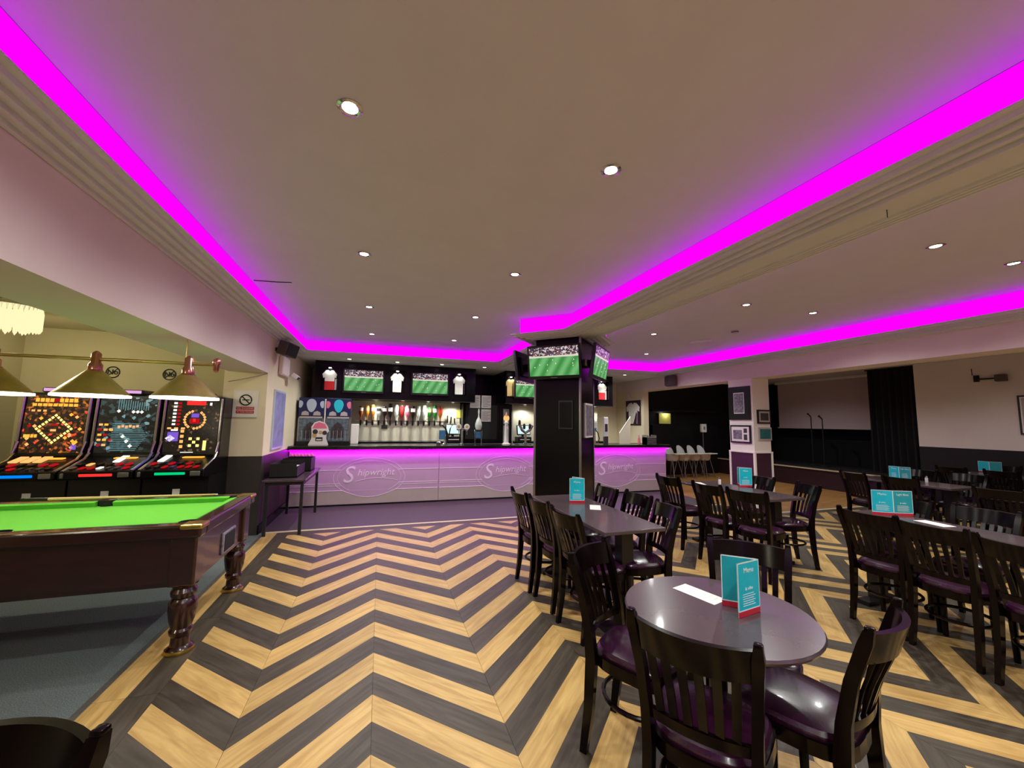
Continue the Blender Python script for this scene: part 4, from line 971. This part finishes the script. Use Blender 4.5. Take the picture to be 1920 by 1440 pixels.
# ------------------------------------------------------------------ FRUIT MACHINES
def machine(x,label,strip,style):
    t=thing('fruit_machine',label,'fruit machine',(x,6.02,0))
    wd=0.315
    b=MB(); b.box(-wd,wd,-0.36,0.225,0,0.86); b.build('base_cabinet','black_plastic',t)
    MB().prism([(-0.50,0.86),(0.225,0.86),(0.225,1.09),(-0.10,1.09),(-0.50,0.955)],-wd,wd,'x').build('console','black_gloss',t)
    MB().prism([(-0.10,1.09),(0.225,1.09),(0.225,1.80),(-0.05,1.80)],-wd,wd,'x').build('upper_cabinet','black_plastic',t)
    # glass panel sloped
    P=lambda u,v,o=0.0:(u,-0.10+0.05*v-0.006-o,1.10+0.69*v)       # u metres, v 0..1
    g=MB()
    def quad(mb,u0,u1,v0,v1,o): mb.add([P(u0,v0,o),P(u1,v0,o),P(u1,v1,o),P(u0,v1,o)],[(0,1,2,3)]); return mb
    quad(g,-wd+0.045,wd-0.045,0.03,0.97,0.0).build('glass_panel',('art_orange','art_cyan','art_red')[style],t)
    for s in (-1,1):
        MB().tube([(s*(wd-0.022),-0.515,0.95),(s*(wd-0.022),-0.40,0.985),(s*(wd-0.022),-0.20,1.05),(s*(wd-0.022),-0.125,1.12),(s*(wd-0.022),-0.10,1.25),(s*(wd-0.022),-0.068,1.78)],0.016,8).build('chrome_edge','chrome',t,True)
    MB().rbox(-0.14,0.14,-0.10,0.2,1.80,1.86,0.02).build('top_box','black_plastic',t)
    MB().rbox(-0.12,0.12,-0.106,-0.098,1.815,1.85,0.003).build('top_lamp','glow_pinkish',t)
    # button deck
    D=lambda u,v:(u,-0.49+0.38*v,0.961+0.134*v)
    bt={}
    def btn(u,v,du,dv,m):
        mb=MB(); a,b_,c,d=D(u,v),D(u+du,v),D(u+du+0.02,v+dv),D(u+0.02,v+dv)
        up_=0.012; mb.add([a,b_,c,d]+[(p[0],p[1]-0.004,p[2]+up_) for p in (a,b_,c,d)],[(4,5,6,7),(0,1,5,4),(1,2,6,5),(2,3,7,6),(3,0,4,7)]); mb.build('button',m,t)
    random.seed(int(x*-100))
    for k in range(7): btn(-wd+0.05+k*0.075,0.06,0.032,0.10,random.choice(['glow_white','black_plastic','steel','glow_dim_red']))
    for k in range(6): btn(-wd+0.06+k*0.085,0.28,0.036,0.12,random.choice(['glow_peach','glow_dim_red','black_plastic','black_plastic']))
    if style==0:
        for k in range(3): btn(-0.22+k*0.10,0.52,0.07,0.34,'glow_peach')
    else: btn(0.02 if style==1 else -0.22,0.48,0.06,0.40,'glow_white')
    btn(-0.02,0.72,0.2,0.05,'glow_orange')
    MB().rbox(-wd,wd,-0.535,-0.50,0.87,0.955,0.012).build('front_fascia','black_gloss',t)
    MB().rbox(-0.14,0.14,-0.545,-0.53,0.90,0.928,0.006).build('light_bar',strip,t)
    MB().rbox(wd-0.13,wd-0.03,-0.542,-0.53,0.885,0.94,0.008).build('coin_plate','steel',t); MB().rbox(-wd+0.02,-wd+0.05,-0.542,-0.53,0.885,0.94,0.008).build('edge_plate','steel',t)
    s=MB().box(-0.03,0.04,-0.363,-0.359,0.60,0.72).build('sticker','paper',t)
    # artwork lamps behind the glass
    L={}
    def lamp(u,v,du,dv,m,diamond=False):
        mb=MB(); o=0.002
        if diamond: mb.add([P(u-du,v,o),P(u,v-dv,o),P(u+du,v,o),P(u,v+dv,o)],[(0,1,2,3)])
        else: quad(mb,u,u+du,v,v+dv,o)
        mb.build('lamp_tile',m,t)
    if style==0:
        for k in range(9): lamp(-0.20+k*0.042,0.86,0.034,0.06,'glow_orange' if k!=4 else 'glow_dim_red'); lamp(-0.22+k*0.045,0.79,0.036,0.045,'glow_orange'); 
        for k in range(3): lamp(-0.22+k*0.05,0.70,0.03,0.03,'glow_peach')
        for k in range(7):
            f=k/6
            for sx,sz in ((1,1),(1,-1),(-1,1),(-1,-1)): lamp(-0.0+sx*0.15*f,0.42+sz*0.22*(1-f),0.017,0.026,'glow_yellow',True)
        for k in range(26):
            u=random.uniform(-0.24,0.24); v=random.uniform(0.10,0.66)
            if abs(u)/0.15+abs(v-0.42)/0.22>1.25: lamp(u,v,0.02,0.03,random.choice(['glow_orange','glow_orange','glow_dim_red','glow_peach']),True)
        lamp(-0.03,0.47,0.06,0.03,'glow_dim_red'); lamp(-0.03,0.38,0.05,0.035,'glow_peach'); lamp(0.17,0.08,0.05,0.08,'glow_violet')
        for k in range(4): lamp(-0.25+k*0.03,0.28,0.024,0.05,'glow_orange')
    elif style==1:
        for k in range(14): lamp(-0.10+k*0.022,0.74+0.01*(k%3),0.008,0.20-0.006*k,'glow_cyan')
        for k in range(16): lamp(-0.13,0.06+k*0.03,0.34-0.012*abs(k-8),0.010,'glow_cyan')
        for k in range(9): lamp(-0.11,0.36+k*0.024,0.20-k*0.017,0.008,'glow_cyan')
        for k in range(6): lamp(-0.08+k*0.035,0.44+0.012*(k%2),0.026,0.045,'glow_peach')
        for r in range(5):
            for c in range(2+r%2): lamp(-0.255+c*0.05,0.14+r*0.085,0.036,0.035,('glow_dim_red','glow_peach','glow_orange')[(r+c)%3])
        for cx,cy in ((0.02,0.22),(0.06,0.14),(-0.02,0.30)): lamp(cx,cy,0.022,0.035,'glow_white',True)
        lamp(-0.09,0.73,0.02,0.03,'glow_white',True)
        for k in range(3): lamp(0.05+k*0.04,0.72,0.02,0.03,'glow_white',True)
    else:
        for k in range(7): lamp(-0.21,0.50+k*0.062,0.035,0.034,'glow_white'); lamp(-0.165,0.50+k*0.062,0.035,0.034,'glow_dim_red')
        lamp(-0.08,0.86,0.20,0.075,'glow_red')
        for k in range(20):
            if k in (4,5,14): continue
            a=2*PI*k/20; lamp(0.02+0.105*math.cos(a),0.60+0.155*math.sin(a),0.018,0.028,'glow_peach',True)
        lamp(-0.02,0.64,0.08,0.07,'glow_violet'); lamp(-0.03,0.53,0.10,0.09,'glow_dim_red'); lamp(0.0,0.56,0.03,0.06,'glow_red')
        lamp(-0.24,0.22,0.11,0.16,'glow_violet'); lamp(-0.21,0.27,0.05,0.06,'glow_white',True); lamp(-0.21,0.40,0.07,0.03,'glow_white')
        for k in range(4): lamp(-0.11,0.10+k*0.09,0.035,0.05,'glow_peach')
        for r in range(3):
            for c in range(3):
                if (r+c)%2==0: lamp(-0.02+c*0.04,0.12+r*0.06,0.032,0.045,'glow_yellow')
        lamp(0.13,0.06,0.035,0.17,'glow_yellow'); lamp(-0.09,0.02,0.13,0.012,'glow_white'); lamp(0.16,0.86,0.025,0.05,'glow_white')
        for k in range(3): lamp(-0.25+k*0.07,0.43,0.04,0.03,'glow_peach')
    return t
machine(-3.50,'fruit machine with glowing orange diamond artwork and blue light bar','glow_blue',0)
machine(-2.85,'fruit machine with pale lightning artwork and red light bar','glow_red',1)
machine(-2.20,'fruit machine with red title lamps and green light bar beside the pilaster','glow_green',2)

# ------------------------------------------------------------------ DINING CHAIRS
def chair_proto():
    t=thing('dining_chair','x','chair',group='dark slat-back dining chairs')
    # seat frame + padded seat (rounded trapezoid)
    def outline(s,n=28):
        out=[]
        for i in range(n):
            a=2*PI*i/n; c,sn=math.cos(a),math.sin(a)
            e=0.62
            x=math.copysign(abs(c)**e,c); y=math.copysign(abs(sn)**e,sn)
            wx=0.195+0.022*y
            out.append((x*wx*s,y*0.20*s+0.01))
        return out
    fr=MB(); fr.prism(outline(1.0),0.395,0.445); fr.build('seat_frame','chair_wood',t)
    pad=MB(); L=[(0.94,0.445),(0.95,0.462),(0.90,0.476),(0.72,0.486),(0.4,0.491),(0.02,0.492)]
    n=28; vs=[];fs=[]
    for s,z in L: vs+=[(p[0],p[1],z) for p in outline(s)]
    for k in range(len(L)-1):
        for i in range(n): fs.append((k*n+i,k*n+(i+1)%n,(k+1)*n+(i+1)%n,(k+1)*n+i))
    fs.append(tuple(range((len(L)-1)*n,len(L)*n)))
    pad.add(vs,fs); pad.build('seat','seat_vinyl',t,True)
    for s in (-1,1):
        MB().tube([(s*0.175,0.185,0.42),(s*0.178,0.195,0.0)],[0.024,0.016],8).build('leg','chair_wood',t,True)
    def post(s):
        path=[(s*0.172,-0.205,0.0),(s*0.168,-0.178,0.2),(s*0.166,-0.165,0.42),(s*0.170,-0.175,0.55),(s*0.178,-0.205,0.70),(s*0.188,-0.25,0.84),(s*0.190,-0.262,0.885)]
        m=MB(); A=[];B=[];C=[];D=[]
        for i,(x,y,z) in enumerate(path):
            hx=(0.014,0.016,0.017,0.016,0.016,0.017,0.013)[i]; hy=(0.017,0.022,0.026,0.022,0.02,0.02,0.014)[i]
            A.append((x-hx,y-hy,z));B.append((x+hx,y-hy,z));C.append((x+hx,y+hy,z));D.append((x-hx,y+hy,z))
        m.strip(A,B,C,D)
        x,y,z=path[-1]; m.rbox(x-0.013,x+0.013,y-0.015,y+0.013,z-0.005,z+0.012,0.006,2)
        return m
    for s in (-1,1):
        post(s).build('leg','chair_wood',t,True)
    # curved rails
    def rail(z0,z1,bow,yb,xe,th,lean):
        A=[];B=[];C=[];D=[]
        for i in range(13):
            u=-1+2*i/12; x=u*xe; y=yb-bow*(1-u*u)
            A.append((x,y-th,z0));B.append((x,y+th,z0));C.append((x,y+th-lean,z1));D.append((x,y-th-lean,z1))
        return MB().strip(A,B,C,D)
    rail(0.765,0.872,0.055,-0.226,0.178,0.011,0.032).build('top_rail','chair_wood',t,True)
    rail(0.515,0.550,0.030,-0.172,0.160,0.010,0.004).build('lower_rail','chair_wood',t,True)
    for k in range(6):
        u=-0.72+1.44*k/5; x0=u*0.160; x1=u*0.178; y0=-0.176-0.030*(1-u*u); y1=-0.228-0.055*(1-u*u); h=0.0135
        MB().strip([(x0-h,y0-0.005,0.548),(x0*0.5+x1*0.5-h,(y0+y1)/2+0.004-0.005,0.66),(x1-h,y1-0.005,0.768)],[(x0+h,y0-0.005,0.548),((x0+x1)/2+h,(y0+y1)/2+0.004-0.005,0.66),(x1+h,y1-0.005,0.768)],[(x0+h,y0+0.005,0.548),((x0+x1)/2+h,(y0+y1)/2+0.004+0.005,0.66),(x1+h,y1+0.005,0.768)],[(x0-h,y0+0.005,0.548),((x0+x1)/2-h,(y0+y1)/2+0.004+0.005,0.66),(x1-h,y1+0.005,0.768)]).build('slat','chair_wood',t)
    # hoop stretcher under the seat
    MB().tube([(0.165*math.cos(2*PI*k/28),0.175*math.sin(2*PI*k/28)+0.005,0.245) for k in range(29)],0.011,8,cap=False).build('hoop_stretcher','chair_wood',t,True)
    return t
CH=chair_proto(); ch_used=[False]
def chair(bx,by,fx,fy,label,off=0.27):
    """bx,by = middle of the backrest top; fx,fy = facing"""
    l=math.hypot(fx,fy); fx/=l; fy/=l
    loc=(bx+fx*off,by+fy*off,0); rz=math.atan2(-fx,fy)
    if not ch_used[0]:
        ch_used[0]=True; CH.location=loc; CH.rotation_euler=(0,0,rz); CH['label']=label; return CH
    return dup(CH,loc,rz,label)
W_='dark slat-back chair '
chair(1.085,1.975,0.56,-0.83,W_+'at the round table, beside the end of the column table')
chair(0.97,1.105,0.81,0.59,W_+'at the round table, its back towards the pool table')
chair(1.71,0.98,-0.31,0.95,W_+'at the round table with a white shine on its plum seat')
chair(2.01,1.81,-0.74,-0.67,W_+'at the round table, tucked in behind the teal menu')
chair(1.29,3.72,1,0.02,W_+'at the column table, pool side, nearest the bar')
chair(1.32,3.29,1,0.05,W_+'at the column table, pool side, in the middle')
chair(1.33,2.80,1,0.10,W_+'at the column table, pool side, nearest the round table')
chair(2.28,3.71,-1,0.05,W_+'at the column table, bar-end seat behind its menu')
chair(2.37,3.31,-1,0.0,W_+'at the column table, middle seat facing the pool table')
chair(2.29,2.80,-1,0.22,W_+'at the column table with its plum seat showing')
chair(3.54,4.36,1,0.05,W_+'at the table before the pillar, pulled out near the bar')
chair(3.52,3.69,1,0.05,W_+'at the table before the pillar, middle seat facing the stage')
chair(3.58,3.22,1,0.30,W_+'at the pillar table, facing the stage, farthest from the bar')
chair(4.70,3.37,-1,0.42,W_+'at the pillar table, facing the bar, on open floor')
chair(4.80,4.05,-1,0.1,W_+'at the pillar table, facing the bar, close to the pillar')
chair(3.64,2.19,1,0.02,W_+'at the wide-menu table, facing the stage, beside the menu')
chair(3.62,1.80,1,0.0,W_+'at the wide-menu table, middle of three facing the stage')
chair(3.56,1.36,1,-0.05,W_+'at the wide-menu table, facing the stage, farthest from the menu')
chair(4.80,2.0,-1,0.0,W_+'at the wide-menu table, facing the bar, behind the white paper')
chair(4.72,2.48,-1,0.1,W_+'at the wide-menu table, facing the bar, behind the menu')
chair(6.66,4.15,1,-0.25,W_+'at the table before the stage, back to the long tables')
chair(6.70,3.60,1,0.0,W_+'at the table before the stage, second on the long-table side')
chair(8.30,4.15,-1,0.0,W_+'at the table before the stage, facing the bar')
chair(8.30,3.60,-1,0.0,W_+'at the stage table, facing the bar, nearer the wide-menu table')
chair(6.55,2.62,1,0.1,W_+'at the small table, back to the wide-menu table')
chair(7.75,2.55,-1,0.1,W_+'at the small table, facing the bar')
chair(9.5,4.35,1,0.0,W_+'at the cream-wall table, back to the bar')
chair(9.5,3.75,1,0.0,W_+'at the cream-wall table, second seat from the stage')
chair(10.95,4.25,-1,0.0,W_+'at the cream-wall table, against the wall')
chair(-0.70,1.175,-0.31,-0.95,W_+'standing alone on the border between carpet and zigzag floor')

# ------------------------------------------------------------------ TABLES
rt=thing('round_table','round dark-topped pedestal table with a teal menu','table',(1.405,1.435,0))
MB().lathe([(0.001,0.722),(0.35,0.722),(0.372,0.730),(0.378,0.741),(0.372,0.750),(0.001,0.751)],seg=48,cap=False).build('top','table_top',rt,True)
MB().lathe([(0.03,0.03),(0.035,0.06),(0.035,0.68),(0.06,0.70),(0.06,0.722)],seg=18).build('pedestal','table_base',rt,True)
MB().lathe([(0.21,0),(0.21,0.012),(0.06,0.035),(0.03,0.05)],seg=28).build('base','table_base',rt,True)
def long_table(cx,cy,w_,l_,label,rz=0):
    t=thing('dining_table',label,'table',(cx,cy,0),rz)
    MB().rbox(-w_/2,w_/2,-l_/2,l_/2,0.722,0.751,0.005).build('top','table_top',t)
    for s in (-1,1):
        o=MB().box(-0.05,0.05,s*(l_/2-0.16)-0.05,s*(l_/2-0.16)+0.05,0.03,0.69).build('post','table_base',t)
        MB().box(-0.2,0.2,s*(l_/2-0.16)-0.035,s*(l_/2-0.16)+0.035,0.69,0.722).build('crosspiece','table_base',t)
        MB().box(-0.21,0.21,s*(l_/2-0.16)-0.05,s*(l_/2-0.16)+0.05,0.0,0.035).build('foot','table_base',t)
    return t
long_table(1.85,3.375,0.54,1.49,'long dark table beside the black column')
long_table(4.27,3.97,0.54,1.32,'long dark table in front of the photo pillar')
long_table(4.20+0.08,1.90,0.56,1.55,'long dark table with the wide teal menu')
long_table(7.5,3.9,0.62,1.2,'dark table in front of the stage')
long_table(7.15,2.5,0.6,0.7,'small dark table between the menu table and the stage table')
long_table(10.25,4.05,0.62,1.3,'dark table near the cream stage-side wall')

# ------------------------------------------------------------------ MENUS AND PAPERS
def menu(x,y,rz,label,h=0.205,w_=0.15,spread=0.42,txt=True,z=0.7515):
    """standing folded card: two leaves meeting at the origin, opening towards local -Y"""
    t=thing('table_menu',label,'menu',(x,y,z),rz,'teal menus standing on the tables')
    for s in (-1,1):
        T=Matrix.Rotation(s*spread,4,'Z')
        xs=(0,w_) if s>0 else (-w_,0)
        MB().box(xs[0],xs[1],-0.0015,0.0015,0.0,h,T=T).build('leaf','menu_teal_lit' if s<0 else 'menu_teal_shaded',t)
        MB().box(xs[0],xs[1],-0.0022,0.0022,0.0,0.022,T=T).build('red_band','menu_red',t)
        b=MB()
        for (a,c) in ((0.003,0.006),): b.box(xs[0],xs[1],-0.0021,0.0021,0.022,0.026,T=T); b.box(xs[0],xs[1],-0.0021,0.0021,h-0.004,h,T=T)
        b.box(xs[0],xs[0]+0.003,-0.0021,0.0021,0.022,h,T=T); b.box(xs[1]-0.003,xs[1],-0.0021,0.0021,0.022,h,T=T)
        b.build('white_border','print_white',t)
        if txt:
            M4=T @ face_mat(((xs[0]+xs[1])/2,-0.0024,h*0.84),(1,0,0))
            text('Menu' if s<0 else 'Light Bites',0.030 if s<0 else 0.024,'print_white',t,M4)
            text('& sides',0.018,'print_white',t,T @ face_mat(((xs[0]+xs[1])/2,-0.0024,h*0.50),(1,0,0)))
            l=MB()
            for k in range(6): l.box(xs[0]+0.03,xs[1]-0.03-0.01*(k%2),-0.0024,-0.0018,0.04+k*0.009,0.0425+k*0.009,T=T)
            l.build('text_lines','print_white',t)
    return t
menu(1.57,1.364,1.29,'teal folded menu standing on the round table',0.215,0.143,1.13)
menu(1.967,3.643,0.89,'teal folded menu on the long table beside the black column',0.24,0.15,1.13)
menu(4.62,4.05,0.90,'teal folded menu on the table in front of the photo pillar',0.24,0.17,1.13)
menu(4.44,2.44,-0.52,'wide open teal menu with red foot near a white paper',0.22,0.16,0.10)
menu(7.56,4.05,-1.45,'teal menu on the table in front of the stage',0.20,0.13,0.15)
menu(10.6,4.32,-1.3,'teal menu on the table near the cream stage-side wall',0.20,0.15,0.35,txt=False)
def paper(x,y,rz,label,w_=0.10,l_=0.21):
    t=thing('paper_slip',label,'paper',(x,y,0.7515),rz,'white paper slips on the tables')
    MB().box(-w_/2,w_/2,-l_/2,l_/2,0,0.0012).build('sheet','paper',t)
    l=MB()
    for k in range(4): l.box(-w_*0.35,w_*0.3,-l_*0.35+k*0.03,-l_*0.35+k*0.03+0.0015,0.0012,0.0016)
    l.build('print','paper_grey',t)
paper(1.45,1.58,0.25,'white paper slip beside the teal menu on the round table')
paper(1.96,3.42,-0.5,'white paper slip on the long table beside the black column')
paper(4.15,4.45,-0.4,'white paper slip on the table in front of the photo pillar')
paper(4.41,2.15,-0.2,'white paper slip beside the wide teal menu',0.12,0.22)
paper(10.15,4.5,0.2,'white paper slip on the table near the cream stage-side wall')
t=thing('condiment_jar','small pale salt pot beside the menu on the stage table','pot',(7.66,3.78,0.7515))
MB().lathe([(0.018,0),(0.018,0.06),(0.012,0.07)],seg=12).build('body','pale_plastic',t,True); MB().lathe([(0.014,0.07),(0.014,0.085),(0.006,0.09)],seg=12).build('cap','steel',t,True)
t=thing('condiment_jar','small pale salt pot beside the menu before the photo pillar','pot',(4.36,4.32,0.7515))
MB().lathe([(0.018,0),(0.018,0.06),(0.012,0.07)],seg=12).build('body','pale_plastic',t,True); MB().lathe([(0.014,0.07),(0.014,0.085),(0.006,0.09)],seg=12).build('cap','steel',t,True)
